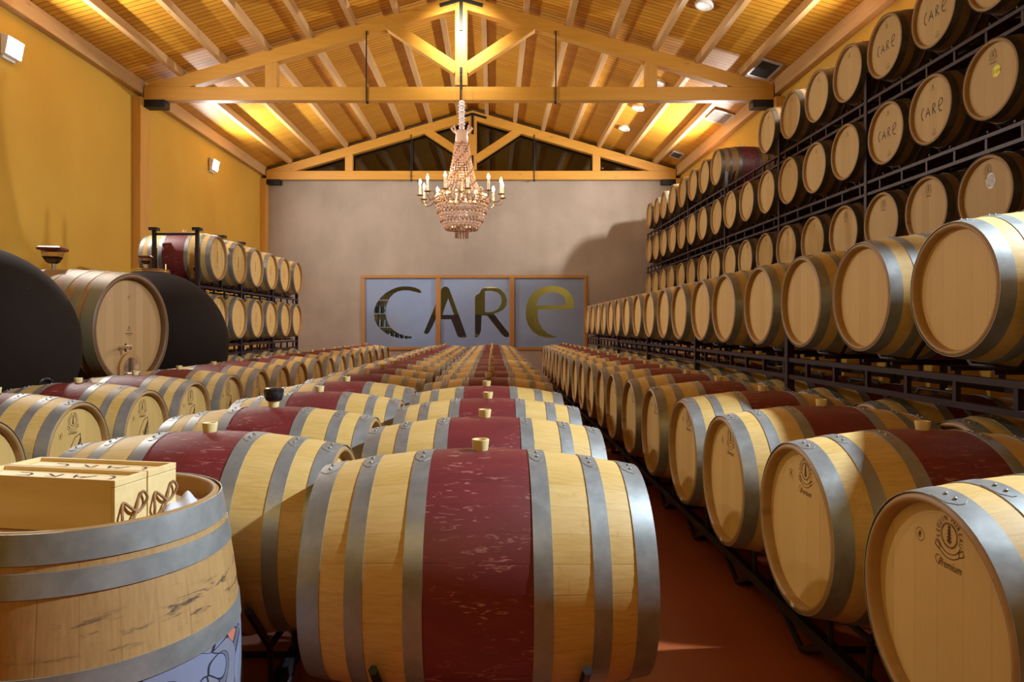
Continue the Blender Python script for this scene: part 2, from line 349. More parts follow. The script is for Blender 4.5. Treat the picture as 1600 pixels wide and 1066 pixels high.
# ------------------------------------------------------------------ mesh helpers
class MB:
    def __init__(s): s.v = []; s.f = []; s.m = []; s.sm = []
    def add(s, vs, fs, mi=0, smooth=False):
        k = len(s.v); s.v += [tuple(v) for v in vs]
        for f in fs: s.f.append(tuple(k+i for i in f)); s.m.append(mi); s.sm.append(smooth)
    def box(s, x0, x1, y0, y1, z0, z1, mi=0, mat=None):
        vs = [Vector(p) for p in ((x0,y0,z0),(x1,y0,z0),(x1,y1,z0),(x0,y1,z0),(x0,y0,z1),(x1,y0,z1),(x1,y1,z1),(x0,y1,z1))]
        if mat is not None: vs = [mat @ v for v in vs]
        s.add(vs, [(0,3,2,1),(4,5,6,7),(0,1,5,4),(1,2,6,5),(2,3,7,6),(3,0,4,7)], mi)
    def beam(s, a, b, w, h, up=(0, 0, 1), mi=0):
        """box from a to b, width w across, height h along up"""
        a, b = Vector(a), Vector(b); d = (b-a).normalized(); u = Vector(up); r = d.cross(u).normalized(); u = r.cross(d).normalized()
        vs = []
        for p in (a, b):
            for i, j in ((-1,-1),(1,-1),(1,1),(-1,1)): vs.append(p+r*(i*w/2)+u*(j*h/2))
        s.add(vs, [(0,1,2,3),(7,6,5,4),(0,4,5,1),(1,5,6,2),(2,6,7,3),(3,7,4,0)], mi)
    def tube(s, pts, r, n=8, mi=0, closed=False, cap=True):
        pts = [Vector(p) for p in pts]; m = len(pts); rings = []
        for i, p in enumerate(pts):
            a = pts[i-1] if (i > 0 or closed) else p; c = pts[(i+1) % m] if (i < m-1 or closed) else p
            d = (c-a).normalized() if (c-a).length > 1e-9 else Vector((0, 0, 1))
            ref = Vector((0, 0, 1)) if abs(d.z) < .9 else Vector((1, 0, 0))
            if i == 0: u = d.cross(ref).normalized()
            else:
                u = (u - d*u.dot(d)); u = u.normalized() if u.length > 1e-6 else d.cross(ref).normalized()
            w = d.cross(u); rr = r[i] if isinstance(r, (list, tuple)) else r
            rings.append([p+(u*cos(2*pi*k/n)+w*sin(2*pi*k/n))*rr for k in range(n)])
        vs = [v for q in rings for v in q]; fs = []
        for i in range(m if closed else m-1):
            for k in range(n):
                fs.append((i*n+k, i*n+(k+1) % n, ((i+1) % m)*n+(k+1) % n, ((i+1) % m)*n+k))
        if cap and not closed: fs += [tuple(range(n))[::-1], tuple((m-1)*n+k for k in range(n))]
        s.add(vs, fs, mi, True)
    def lathe(s, prof, n=48, axis='Z', mi=0, closed=False, smooth=True, origin=(0,0,0), a0=0.0, mat=None):
        """prof: list of (radius, along)"""
        vs = []; m = len(prof); O = Vector(origin)
        for (r, h) in prof:
            for k in range(n):
                a = 2*pi*k/n+a0; c, d = r*cos(a), r*sin(a)
                p = Vector((c, d, h)) if axis == 'Z' else (Vector((h, c, d)) if axis == 'X' else Vector((d, h, c)))
                p = p+O
                vs.append(mat @ p if mat is not None else p)
        fs = []
        for i in range(m if closed else m-1):
            for k in range(n): fs.append((i*n+k, i*n+(k+1) % n, ((i+1) % m)*n+(k+1) % n, ((i+1) % m)*n+k))
        if not closed:
            if prof[0][0] > 1e-6: fs.append(tuple(range(n))[::-1])
            if prof[-1][0] > 1e-6: fs.append(tuple((m-1)*n+k for k in range(n)))
        s.add(vs, fs, mi, smooth)
    def prism(s, pts, lo, hi, plane='XZ', mi=0):
        n = len(pts)
        def P(a, b, c): return {'XZ': (a, c, b), 'XY': (a, b, c), 'YZ': (c, a, b)}[plane]
        vs = [P(a, b, lo) for a, b in pts]+[P(a, b, hi) for a, b in pts]
        s.add(vs, [tuple(range(n)), tuple(range(2*n-1, n-1, -1))]+[(i, (i+1) % n+0, (i+1) % n+n, i+n) for i in range(n)], mi)
    def mesh(s, name, mats, angle=40):
        me = bpy.data.meshes.new(name); me.from_pydata(s.v, [], s.f)
        for mm in (mats if isinstance(mats, (list, tuple)) else [mats]): me.materials.append(mm)
        for p, mi, sm in zip(me.polygons, s.m, s.sm): p.material_index = mi; p.use_smooth = sm
        bm = bmesh.new(); bm.from_mesh(me); bmesh.ops.recalc_face_normals(bm, faces=bm.faces)
        bmesh.ops.remove_doubles(bm, verts=[v for v in bm.verts], dist=1e-6) if False else None
        if angle:
            for e in bm.edges:
                if len(e.link_faces) == 2 and e.calc_face_angle(0) > radians(angle): e.smooth = False
        bm.to_mesh(me); bm.free(); me.update()
        return me
def put(name, me, parent=None, loc=(0,0,0), rot=(0,0,0)):
    o = bpy.data.objects.new(name, me); COL.objects.link(o); o.location = loc; o.rotation_euler = rot
    if parent: o.parent = parent
    return o
def obj(name, mb, mats, parent=None, loc=(0,0,0), rot=(0,0,0), angle=40):
    return put(name, mb.mesh(name, mats, angle), parent, loc, rot)
def tag(o, label, cat, group=None, kind=None):
    o['label'] = label; o['category'] = cat
    if group: o['group'] = group
    if kind: o['kind'] = kind
    return o
def thing(name, label, cat, loc=(0,0,0), rotz=0, group=None):
    o = bpy.data.objects.new(name, None); COL.objects.link(o); o.location = loc; o.rotation_euler = (0,0,rotz)
    o.empty_display_size = .1
    return tag(o, label, cat, group)
def struct(o): o['kind'] = 'structure'; return o
def dup(root, loc, rotz=0, label=None, group=None):
    r = root.copy(); COL.objects.link(r); r.location = loc; r.rotation_euler = (0,0,rotz)
    if label: r['label'] = label
    if group: r['group'] = group
    for ch in list(root.children):
        c = ch.copy(); COL.objects.link(c); c.parent = r
        for g in list(ch.children):
            d = g.copy(); COL.objects.link(d); d.parent = c
    return r
def bevel(o, w=.004, seg=2):
    m = o.modifiers.new('bevel', 'BEVEL'); m.width = w; m.segments = seg; m.limit_method = 'ANGLE'; m.angle_limit = radians(40)
    return o
ORD = 'first second third fourth fifth sixth seventh eighth ninth tenth eleventh twelfth thirteenth fourteenth fifteenth sixteenth seventeenth eighteenth nineteenth twentieth'.split()

# 2-D drawing for brands: ribbons, discs and letters, all as flat faces in (u, v)
def ribbon(F2, pts, w):
    """polyline as a constant width strip, with mitred joints"""
    P = [Vector(p) for p in pts]; n = len(P); left = []; right = []
    for i in range(n):
        a = P[max(i-1, 0)]; c = P[min(i+1, n-1)]; d = (c-a)
        d = d.normalized() if d.length else Vector((1, 0)); nn = Vector((-d.y, d.x))
        left.append(P[i]+nn*w/2); right.append(P[i]-nn*w/2)
    for i in range(n-1): F2.append([left[i], left[i+1], right[i+1], right[i]])
def arc(cx, cy, r, a0, a1, n=16, ry=None):
    return [(cx+r*cos(radians(a0+(a1-a0)*i/n)), cy+(ry or r)*sin(radians(a0+(a1-a0)*i/n))) for i in range(n+1)]
def text_faces(F2, txt, size, cx, cy, rot=0, shear=0, align='CENTER', sx=1.0):
    cu = bpy.data.curves.new('lettering', 'FONT'); cu.body = txt; cu.size = size; cu.align_x = align; cu.align_y = 'CENTER'; cu.shear = shear
    cu.resolution_u = 3
    o = bpy.data.objects.new('lettering', cu); me = bpy.data.meshes.new_from_object(o)
    c, s_ = cos(rot), sin(rot)
    for p in me.polygons:
        q = []
        for vi in p.vertices:
            x, y = me.vertices[vi].co.x*sx, me.vertices[vi].co.y
            q.append(Vector((cx+x*c-y*s_, cy+x*s_+y*c)))
        F2.append(q)
    bpy.data.objects.remove(o); bpy.data.curves.remove(cu); bpy.data.meshes.remove(me)
def mark_mesh(name, F2, side, x, mat):
    """flat faces placed on the head at local x; side -1 = head facing -X, +1 = head facing +X"""
    mb = MB()
    for q in F2:
        mb.add([(x, p[0]*side, p[1]) for p in q], [tuple(range(len(q)))])
    me = bpy.data.meshes.new(name); me.from_pydata(mb.v, [], mb.f); me.materials.append(mat); return me

# ------------------------------------------------------------------ the building
def zc(x, lift=0.0): return H+5.80-.29*abs(x-XC)+lift      # underside of the ceiling boards
YE = 25.0
fl = MB(); fl.box(XL-.1, XR+.1, YB, YE, -.1, 0)
struct(obj('floor', fl, M['floor']))
def wall_panel(name, x0, x1, mat):
    w = MB(); xi = x1 if x0 < 0 else x0
    w.box(x0, x1, YB-.1, YE, 0, zc(xi)+.06); struct(obj(name, w, mat))
wall_panel('wall_left', XL-.15, XL, M['yellow_wall'])
wall_panel('wall_right', XR, XR+.15, M['yellow_wall'])
c = MB()
t = .06
for xa, xb in ((XL-.15, XC), (XC, XR+.15)):
    c.prism([(xa, zc(xa)), (xb, zc(xb)), (xb, zc(xb)+t), (xa, zc(xa)+t)], YB-.1, YE, 'XZ')
struct(obj('ceiling', c, M['ceiling']))
w = MB(); w.prism([(XL, 0), (XR, 0), (XR, zc(XR)), (XC, zc(XC)), (XL, zc(XL))], YB-.1, YB, 'XZ')
struct(obj('wall_back', w, M['yellow_wall']))
# far wall with an opening for the lettered window; stops under the far truss, glass above
WX0, WX1, WZ0, WZ1 = -3.50, 2.46, H-.60, H+1.39
ZT = H+3.90
w = MB()
w.box(XL, WX0, YF+.05, YF+.30, 0, ZT); w.box(WX1, XR, YF+.05, YF+.30, 0, ZT)
w.box(WX0, WX1, YF+.05, YF+.30, 0, WZ0); w.box(WX0, WX1, YF+.05, YF+.30, WZ1, ZT)
struct(obj('wall_far', w, M['grey_wall']))
# room behind the window
w = MB(); w.box(XL, XR, YE, YE+.1, 0, zc(XC)); w.box(XL, WX0-.9, YF+.3, YF+.4, 0, ZT-.2)
struct(obj('wall_beyond', w, simple('olive_plaster', (.26, .19, .035), .9)))
w = MB(); w.box(-2.6, 1.0, YE-1.2, YE-1.1, 0, H+.45)
struct(obj('trim_1', w, simple('dark_brown_panel', (.05, .028, .012), .6)))
# window
win = thing('window_1', 'wide wood framed window', 'window'); del win['label'], win['category']; win['kind'] = 'structure'
fr_ = MB(); fw = .085; y0, y1 = YF+.02, YF+.14
fr_.box(WX0, WX1, y0, y1, WZ1-fw, WZ1); fr_.box(WX0, WX1, y0, y1, WZ0, WZ0+fw)
fr_.box(WX0, WX0+fw, y0, y1, WZ0+fw, WZ1-fw); fr_.box(WX1-fw, WX1, y0, y1, WZ0+fw, WZ1-fw)
bevel(obj('window_frame', fr_, M['window_frame'], win), .01)
for px in (684.5, 800):
    xm = (px-VX)*YF/F; b_ = MB(); b_.box(xm-.065, xm+.065, y0-.01, y1, WZ0+fw, WZ1-fw); bevel(obj('mullion', b_, M['window_frame'], win), .01)
gp = MB(); gp.box(WX0+fw, WX1-fw, YF+.085, YF+.091, WZ0+fw, WZ1-fw); obj('glass_pane', gp, M['pane'], win)
def zu(u, v): return ((560+u/4.324-VX)*YF/F, H+(VY-(420+v/4.324))*YF/F)
LET = [
 [(425,158),(412,140),(380,126),(340,119),(300,118),(260,124),(220,140),(180,163),(145,195),(118,235),(103,275),(100,310),(106,345),(122,380),(150,412),(185,438),(225,458),(270,470),(320,474),(355,472),(357,458),(325,455),(290,446),(255,430),(225,408),(203,380),(188,345),(181,305),(183,265),(193,228),(210,195),(235,168),(265,152),(300,145),(340,146),(380,155),(408,163),(420,162)],
 [(440,432),(500,290),(555,145),(566,128),(582,119),(600,122),(612,135),(640,210),(732,462),(710,467),(680,465),(668,455),(650,405),(625,342),(520,342),(495,395),(475,432),(465,441),(450,441)],
 [(565,312),(645,312),(605,200)],
 [(787,465),(787,190),(795,178),(818,165),(830,140),(848,127),(890,122),(930,126),(965,142),(992,172),(1004,210),(1000,248),(980,276),(950,293),(915,303),(965,370),(1018,436),(1018,462),(990,462),(970,445),(870,317),(832,315),(828,420),(815,452),(800,465)],
 [(855,150),(855,292),(885,294),(915,288),(945,270),(965,240),(970,212),(962,182),(940,160),(900,148)],
 [(1350,462),(1310,468),(1265,466),(1220,452),(1180,425),(1150,385),(1134,340),(1130,295),(1136,245),(1155,195),(1190,155),(1235,128),(1285,116),(1330,115),(1385,128),(1425,155),(1452,195),(1462,235),(1458,258),(1445,270),(1425,275),(1215,275),(1212,320),(1222,365),(1245,405),(1280,438),(1320,455)],
 [(1200,247),(1385,247),(1398,238),(1402,222),(1392,192),(1365,170),(1330,160),(1290,160),(1250,172),(1218,200)]]
cu = bpy.data.curves.new('film', 'CURVE'); cu.dimensions = '2D'; cu.fill_mode = 'BOTH'
def spl(pts):
    s_ = cu.splines.new('POLY'); s_.points.add(len(pts)-1); s_.use_cyclic_u = True
    for p, q in zip(s_.points, pts): p.co = (q[0], q[1], 0, 1)
spl([(WX0+fw, WZ0+fw), (WX1-fw, WZ0+fw), (WX1-fw, WZ1-fw), (WX0+fw, WZ1-fw)])
for q in LET: spl([zu(*p) for p in q])
co = bpy.data.objects.new('film', cu); fm_ = bpy.data.meshes.new_from_object(co)
mb = MB(); mb.add([(v.co.x, YF+.082, v.co.y) for v in fm_.vertices], [tuple(p.vertices) for p in fm_.polygons])
o = obj('frosted_film', mb, M['film'], win, angle=0); o['label'] = 'blue grey frosted film with the clear letters CARe cut out'
bpy.data.objects.remove(co)
# gable glass above the far truss chord
g = MB()
g.prism([(XL, ZT), (XR, ZT), (XR, zc(XR)-.02), (XC, zc(XC)-.02), (XL, zc(XL)-.02)], YF+.12, YF+.13, 'XZ')
gl = thing('window_2', 'gable', 'window'); del gl['label'], gl['category']; gl['kind'] = 'structure'
obj('glass_pane', g, M['gable'], gl)
for px in (643.5, 838):
    xm = (px-VX)*YF/F; b_ = MB(); b_.box(xm-.012, xm+.012, YF+.10, YF+.15, ZT, zc(xm)-.1); obj('glazing_bar', b_, M['black_iron'], gl)
b_ = MB(); b_.box(XL, XR, YF+.0, YF+.05, ZT-.03, ZT); struct(obj('trim_2', b_, M['vent']))
# wall plates and posts
for nm, s_, xw in (('trim_3', 1, XL), ('trim_4', -1, XR)):
    b_ = MB(); xa, xb = sorted((xw, xw+s_*.12)); zt = zc(xw+s_*.12)-.03
    b_.box(xa, xb, YB, YF, H+3.98, zt+.02); bevel(struct(obj(nm, b_, M['beam_y'])), .01)
for yt in (11.7, 18.0):
    for s_, xw, w_ in ((1, XL, 'left'), (-1, XR, 'right')):
        b_ = MB(); xa, xb = sorted((xw, xw+s_*.15)); b_.box(xa, xb, yt-.20, yt+.04 if yt > 15 else yt+.14, 0, H+3.90)
        d = 'near' if yt < 15 else 'far'
        lab = {('left','near'): 'pine wall post on the ochre left wall behind the large oak cask', ('right','near'): 'pine wall post on the right wall behind the tall barrel rack',
               ('left','far'): 'pine corner post where the left wall meets the grey far wall', ('right','far'): 'pine corner post at the far right corner behind the racks'}[(w_, d)]
        bevel(tag(obj('wall_post', b_, M['beam_z']), lab, 'post', 'wall posts'), .008)

# roof trusses
def truss(yt, label, far=False):
    T = thing('roof_truss', label, 'roof truss', (XC, yt, H), 0, 'timber roof trusses')
    d = .16; xl, xr = XL-XC+.14, XR-XC-.14
    b_ = MB(); b_.box(xl, xr, -d/2, d/2, 3.87, 4.10); bevel(obj('tie_beam', b_, M['beam_x'], T), .008)
    for s_, xe in ((-1, xl), (1, xr)):
        b_ = MB(); x1 = xe*1.0
        def zt(x): return 5.68-.29*abs(x)
        # rafter as a sloping prism
        pts = [(0, zt(0)), (x1, zt(x1)), (x1, max(zt(x1)-.24, 4.10)), (s_*(5.68-.24-4.10)/.29 if abs(x1) > (5.68-.24-4.10)/.29 else x1, 4.10), (0, zt(0)-.24)]
        b_.prism(pts, -d/2-.003, d/2+.003, 'XZ'); bevel(obj('rafter', b_, M['beam_x'], T), .006)
    b_ = MB(); b_.box(-.105, .105, -d/2-.012, d/2+.012, 4.12, 5.62); bevel(obj('king_post', b_, M['beam_z'], T), .008)
    for s_ in (-1, 1):
        b_ = MB(); b_.beam((s_*.07, -.01, 4.40), (s_*1.28, -.01, 5.20), d-.01, .19, (0, 0, 1)); bevel(obj('strut', b_, M['beam_x'], T), .006)
        b_ = MB(); b_.box(s_*3.24-.10, s_*3.24+.10, -d/2+.006, d/2-.006, 4.10, 5.68-.24-.29*3.24+.05); bevel(obj('queen_post', b_, M['beam_z'], T), .006)
        b_ = MB(); b_.tube([(s_*1.61, -d/2-.02, 3.83), (s_*1.61, -d/2-.02, 5.04)], .011); b_.lathe([(0, -.03), (.028, -.015), (.028, .02), (0, .02)], 6, origin=(s_*1.61, -.02, 3.855)); obj('tie_rod', b_, M['black_iron'], T)
        b_ = MB(); xw = xl-.14+.14 if s_ < 0 else xr; b_.box(min(xw, xw-s_*.36), max(xw, xw-s_*.36), -d/2-.02, d/2+.02, 3.75, 3.875); obj('bracket', b_, M['black_iron'], T)
    b_ = MB(); b_.box(-.022, .022, -d/2-.035, -d/2-.011, 3.72 if not far else 4.2, 4.42 if not far else 4.5)
    for k in range(3): b_.lathe([(0, 0), (.014, 0), (.014, .01), (0, .014)], 8, 'Y', origin=(0, -d/2-.045, 4.2+.07*k))
    obj('strap', b_, M['black_iron'], T)
    b_ = MB(); yy = -d/2-.020
    b_.box(-.03, .03, yy-.012, yy+.006, 5.05, 5.60); 
    for s_ in (-1, 1): b_.beam((0, yy-.003, 5.58), (s_*.36, yy-.003, 5.58-.29*.36), .016, .06, (0, 0, 1))
    obj('apex_plate', b_, M['black_iron'], T)
    return T
truss(11.7, 'near pine king post truss spanning the hall, carrying the chandelier')
truss(17.93, 'far pine truss standing in front of the dark gable glass', True)
side_words = 'first second third fourth fifth sixth seventh'.split()
for k in range(7):
    for s_ in (-1, 1):
        x = XC+s_*(.37+.735*k)
        b_ = MB(); b_.box(-.048, .048, 0, YE-YB, -.135, .012-.29*.048)
        o = obj('roof_purlin', b_, M['beam_y'], None, (x, YB, zc(x)))
        o.modifiers.new('bevel', 'BEVEL').width = .005
        tag(o, f"pale pine purlin along the ceiling, {side_words[k]} {'left' if s_ < 0 else 'right'} of the ridge", 'purlin', 'roof purlins')

# ceiling fittings: point on the right or left slope hit by the pixel (px, py)
def on_ceiling(px, py, drop=0.0):
    a, b = (px-VX)/F, (VY-py)/F; s_ = 1 if px > 720 else -1
    y = (5.80-drop+s_*.29*XC)/(b+s_*.29*a)
    return Vector((a*y, y, H+b*y)), s_
def slope_rot(s_): return (0, s_*math.atan(.29), 0)
dl = [(1100, 8, 'white round downlight nearest the viewer, high on the right slope'), (997, 169, 'upper of two round downlights between the trusses'),
      (975, 201, 'lower of two round downlights between the trusses'), (1029, 130, 'round downlight showing just above the near tie beam')]
for px, py, lab in dl:
    p, s_ = on_ceiling(px, py, .03)
    t_ = thing('ceiling_downlight', lab, 'ceiling light', p, 0, 'ceiling downlights'); t_.rotation_euler = slope_rot(s_)
    b_ = MB(); b_.lathe([(.075, .03), (.135, .028), (.14, -.005), (.128, -.02), (.105, -.02), (.085, .0)], 28, closed=True); obj('rim', b_, M['white_metal'], t_)
    b_ = MB(); b_.lathe([(0, .012), (.05, .010), (.09, .0), (.09, .006), (0, .02)], 24); obj('lens', b_, M['spot_lens'], t_)
for px, py, sx, sy, mt, lab in ((1125, 182, .38, .62, 'vent', 'pale slatted air grille lit on the right ceiling slope'), (1195, 108, .34, .62, 'vent_dark', 'dark air grille above the right end of near truss'), (1057, 242, .26, .42, 'vent_dark', 'small dark air grille beside the far truss')):
    p, s_ = on_ceiling(px, py, .02)
    t_ = thing('ceiling_vent', lab, 'vent', p, 0, 'ceiling vents'); t_.rotation_euler = slope_rot(s_)
    b_ = MB()
    for a in (-1, 1):
        b_.box(a*sx/2-.018, a*sx/2+.018, -sy/2, sy/2, -.02, .012); b_.box(-sx/2, sx/2, a*sy/2-.018, a*sy/2+.018, -.02, .012)
    obj('frame', b_, M['vent'], t_)
    b_ = MB(); b_.box(-sx/2, sx/2, -sy/2, sy/2, .005, .012)
    obj('backing', b_, M['vent_dark'] if mt == 'vent_dark' else M['vent'], t_)
    n = 14
    for k in range(n):
        b_ = MB(); yy = -sy/2+sy*(k+.5)/n; b_.box(-sx/2, sx/2, yy-.008, yy+.004, -.012, .006); obj('slat', b_, M[mt], t_)

# spotlight clamped under the ridge, lighting the near king post
t_ = thing('ridge_spotlight', 'small black spotlight under the ridge aimed at the near king post', 'spotlight', (XC, 10.66, zc(XC)-.05))
b_ = MB(); b_.tube([(0, 0, .05), (0, 0, -.28)], .012); obj('stem', b_, M['black_iron'], t_)
b_ = MB(); b_.lathe([(0, -.14), (.05, -.13), (.065, .04), (.058, .04), (.045, -.10), (0, -.10)], 20, 'Y', origin=(0, .0, -.34)); obj('housing', b_, M['black_iron'], t_)
# wall floodlights
names = {('L', 8.54): 'white floodlight on the ochre left wall near the left picture edge', ('L', 14.7): 'glowing floodlight on the left wall beyond the near truss post',
         ('R', 2.35): 'floodlight high on right wall beside the viewer', ('R', 8.54): 'floodlight on the right wall behind the top tier of barrels', ('R', 14.7): 'floodlight on right wall behind the far top tier of barrels'}
for side, y, p in FLOODS:
    s_ = 1 if side == 'L' else -1; x = XL if side == 'L' else XR
    t_ = thing('wall_floodlight', names[(side, y)], 'wall light', (x, y, LAMP_Z), 0 if s_ > 0 else pi, 'wall floodlights')
    b_ = MB(); b_.box(0, .035, -.11, .11, -.16, .14); obj('back_plate', b_, M['white_metal'], t_)
    b_ = MB(); b_.prism([(.035, -.13), (.09, -.12), (.13, .10), (.035, .13)], -.15, .15, 'XZ'); bevel(obj('housing', b_, M['white_metal'], t_), .006)
    b_ = MB(); b_.prism([(.092, -.112), (.097, -.112), (.135, .092), (.130, .092)], -.13, .13, 'XZ'); obj('lens', b_, M['lens'], t_)

# ------------------------------------------------------------------ wine barrel
BL, BR, BH = .475, .35, .297        # half length, belly radius, head radius
def prof_r(x, R=BR, Rh=BH, half=BL): return R-(R-Rh)*(abs(x)/half)**1.9
def body_mb(R, Rh, half, n, recess=.04, wall=.024, mi_chime=1):
    mb = MB(); K = 22
    xs = [-half+.012+(2*half-.024)*i/K for i in range(K+1)]
    mb.lathe([(prof_r(x, R, Rh, half), x) for x in xs], n, 'X', 0)
    mb.f = mb.f[:-2]; mb.m = mb.m[:-2]; mb.sm = mb.sm[:-2]       # open ends, the chimes follow
    for s_ in (-1, 1):
        r0 = prof_r(xs[-1], R, Rh, half)
        pr = [(r0, s_*(half-.012)), (Rh-.010, s_*half), (Rh-wall*.72, s_*half), (Rh-wall, s_*(half-.010)), (Rh-wall-.002, s_*(half-recess-.01))]
        k = len(mb.f); mb.lathe(pr, n, 'X', mi_chime); mb.f = mb.f[:-2]; mb.m = mb.m[:-2]; mb.sm = mb.sm[:-2]
    return mb
def hoop_mb(x0, x1, R, Rh, half, n=64, th=.0026, lap=-.14, rivets=True):
    mb = MB(); s_ = 1 if x0+x1 > 0 else -1
    r0, r1 = prof_r(x0, R, Rh, half), prof_r(x1, R, Rh, half)
    mb.lathe([(r0+.0004, x0), (r1+.0004, x1), (r1+th, x1), (r0+th, x0)], n, 'X', closed=True)
    # overlap plate with two rivets near the crest, ends cut to a point
    xm = (x0+x1)/2; w = abs(x1-x0)
    A = [lap-.13, lap-.07, lap, lap+.09, lap+.13]; Wd = [.25, .85, .96, .96, .9]
    vs = []
    for a, k in zip(A, Wd):
        for j in (-1, 1):
            x = xm+j*k*w/2; r = prof_r(x, R, Rh, half)+th*1.5
            vs.append((x, r*sin(a), r*cos(a)))
    for a, k in zip(A, Wd):
        for j in (-1, 1):
            x = xm+j*k*w/2; r = prof_r(x, R, Rh, half)+th*.8
            vs.append((x, r*sin(a), r*cos(a)))
    fs = []
    for i in range(4):
        fs.append((2*i, 2*i+2, 2*i+3, 2*i+1))
        fs.append((2*i, 2*i+10, 2*i+12, 2*i+2)); fs.append((2*i+1, 2*i+3, 2*i+13, 2*i+11))
    fs += [(0, 1, 11, 10), (8, 18, 19, 9)]
    mb.add(vs, fs)
    if rivets:
        for a in (lap-.045, lap+.07):
            r = prof_r(xm, R, Rh, half)+th*2
            nrm = Vector((0, sin(a), cos(a))); q = Vector((0, 0, 1)).rotation_difference(nrm).to_matrix().to_4x4()
            mat = Matrix.Translation(Vector((xm, r*sin(a), r*cos(a)))) @ q
            mb.lathe([(.0052, -.001), (.0048, .002), (.003, .0035), (0, .004)], 8, mat=mat)
    return mb
HOOPS = [(.142, .192), (.297, .345), (.412, .472)]
def head_mb(r, x, s_, n=48):
    mb = MB(); mb.lathe([(0, x+s_*.0), (r, x), (r, x-s_*.02), (0, x-s_*.02)], n, 'X'); return mb
me_body = body_mb(BR, BH, BL, 72).mesh('staves', [M['stave'], M['chime']], 60)
me_hoops = {}; me_hoops_shaded = {}
me_body_shaded = body_mb(BR, BH, BL, 72).mesh('staves', [M['stave_shaded'], M['chime']], 60)
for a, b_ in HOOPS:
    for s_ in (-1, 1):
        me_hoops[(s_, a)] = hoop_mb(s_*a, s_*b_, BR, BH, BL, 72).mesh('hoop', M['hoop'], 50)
        me_hoops_shaded[(s_, a)] = hoop_mb(s_*a, s_*b_, BR, BH, BL, 72).mesh('hoop', M['hoop_shaded'], 50)
me_head_shaded = {s_: head_mb(BH-.0245, s_*(BL-.036), s_).mesh('head', M['head_shaded'], 50) for s_ in (-1, 1)}
me_head = {s_: head_mb(BH-.0245, s_*(BL-.036), s_).mesh('head', M['head'], 50) for s_ in (-1, 1)}
b_ = MB(); b_.lathe([(.020, -.01), (.0225, .004), (.0262, .032), (.0258, .036), (.020, .036), (.018, .028), (0, .028)], 24)
me_bung = b_.mesh('bung', M['bung'], 50)
b_ = MB(); b_.lathe([(.027, .03), (.036, .036), (.043, .052), (.046, .078), (.044, .088), (.030, .094), (.020, .094), (0, .090)], 24)
me_airlock = b_.mesh('airlock_cap', M['rubber'], 40)

# branding on heads
def crest(F2, cx, cy, k=1.0):
    for r, w in ((.048, .0022), (.030, .0022), (.033, .001)): ribbon(F2, arc(cx, cy, r*k, 0, 360, 28) if r != .048 else arc(cx, cy, r*k, 205, 335, 14), w*k)
    for i, ch in enumerate('SEGUIN MOREAU'):
        a = radians(205-(i+.5)*(230/13)); text_faces(F2, ch, .020*k, cx+.044*k*cos(a), cy+.044*k*sin(a), a-pi/2, sx=.8) if ch != ' ' else None
    ribbon(F2, arc(cx, cy-.002*k, .058*k, 225, 315, 10), .0022*k)
    for s_ in (-1, 1):
        ribbon(F2, [(cx+s_*.036*k, cy-.034*k), (cx+s_*.052*k, cy-.024*k), (cx+s_*.056*k, cy-.038*k), (cx+s_*.040*k, cy-.046*k), (cx+s_*.036*k, cy-.034*k)], .003*k)
    for j in range(5):      # leaf spray
        y = cy+(-.018+.009*j)*k; w_ = (.010-.0012*j)*k
        F2.append([Vector((cx, y-.004*k)), Vector((cx+w_, y+.004*k)), Vector((cx, y+.010*k)), Vector((cx-w_, y+.004*k))])
def script(F2, txt, cx, cy, size):
    text_faces(F2, txt, size, cx, cy, shear=.45, sx=.78)
    ribbon(F2, arc(cx-size*1.35, cy+size*.15, size*.38, 60, 330, 12), size*.05)
def small_stamp(F2, cx, cy, r=.017):
    ribbon(F2, arc(cx, cy, r, 0, 360, 18), .0012); ribbon(F2, [(cx, cy-r*.5), (cx-r*.25, cy), (cx, cy+r*.5), (cx+r*.2, cy)], .005)
def care(F2, cx, cy, k=1.0, w=.006, only='CARE'):
    def q(pts): ribbon(F2, [(cx+x*k, cy+y*k) for x, y in pts], w)
    if 'C' in only: q([(-.105, .045), (-.125, .035), (-.138, .010), (-.136, -.02), (-.125, -.042), (-.115, -.045)])
    if 'A' in only: q([(-.085, -.035), (-.070, .0), (-.058, .035), (-.045, 0), (-.035, -.035)]); q([(-.078, -.008), (-.042, -.008)])
    if 'R' in only: q([(.0, -.035), (-.002, .0), (.0, .04), (.018, .045), (.028, .030), (.020, .012), (.004, .004), (.020, -.015), (.034, -.034)])
    if 'E' in only: q([(.070, .005), (.095, .012), (.115, .030), (.112, .052), (.095, .060), (.078, .045), (.068, .015), (.070, -.014), (.084, -.034), (.112, -.036)])
def tree_mark(F2, cx, cy):
    F2.append([Vector((cx-.008, cy-.012)), Vector((cx+.010, cy-.010)), Vector((cx+.006, cy+.006)), Vector((cx+.010, cy+.020)), Vector((cx-.002, cy+.012))])
    ribbon(F2, [(cx-.030, cy-.022), (cx+.030, cy-.022)], .003); ribbon(F2, [(cx-.022, cy-.030), (cx+.022, cy-.030)], .0022)
def lower_stamp(F2, cx, cy):
    ribbon(F2, arc(cx, cy, .014, 0, 360, 12), .003)
    for j in range(3): ribbon(F2, [(cx-.035+.004*j, cy-.022-.009*j), (cx+.035-.004*j, cy-.022-.009*j)], .0026)
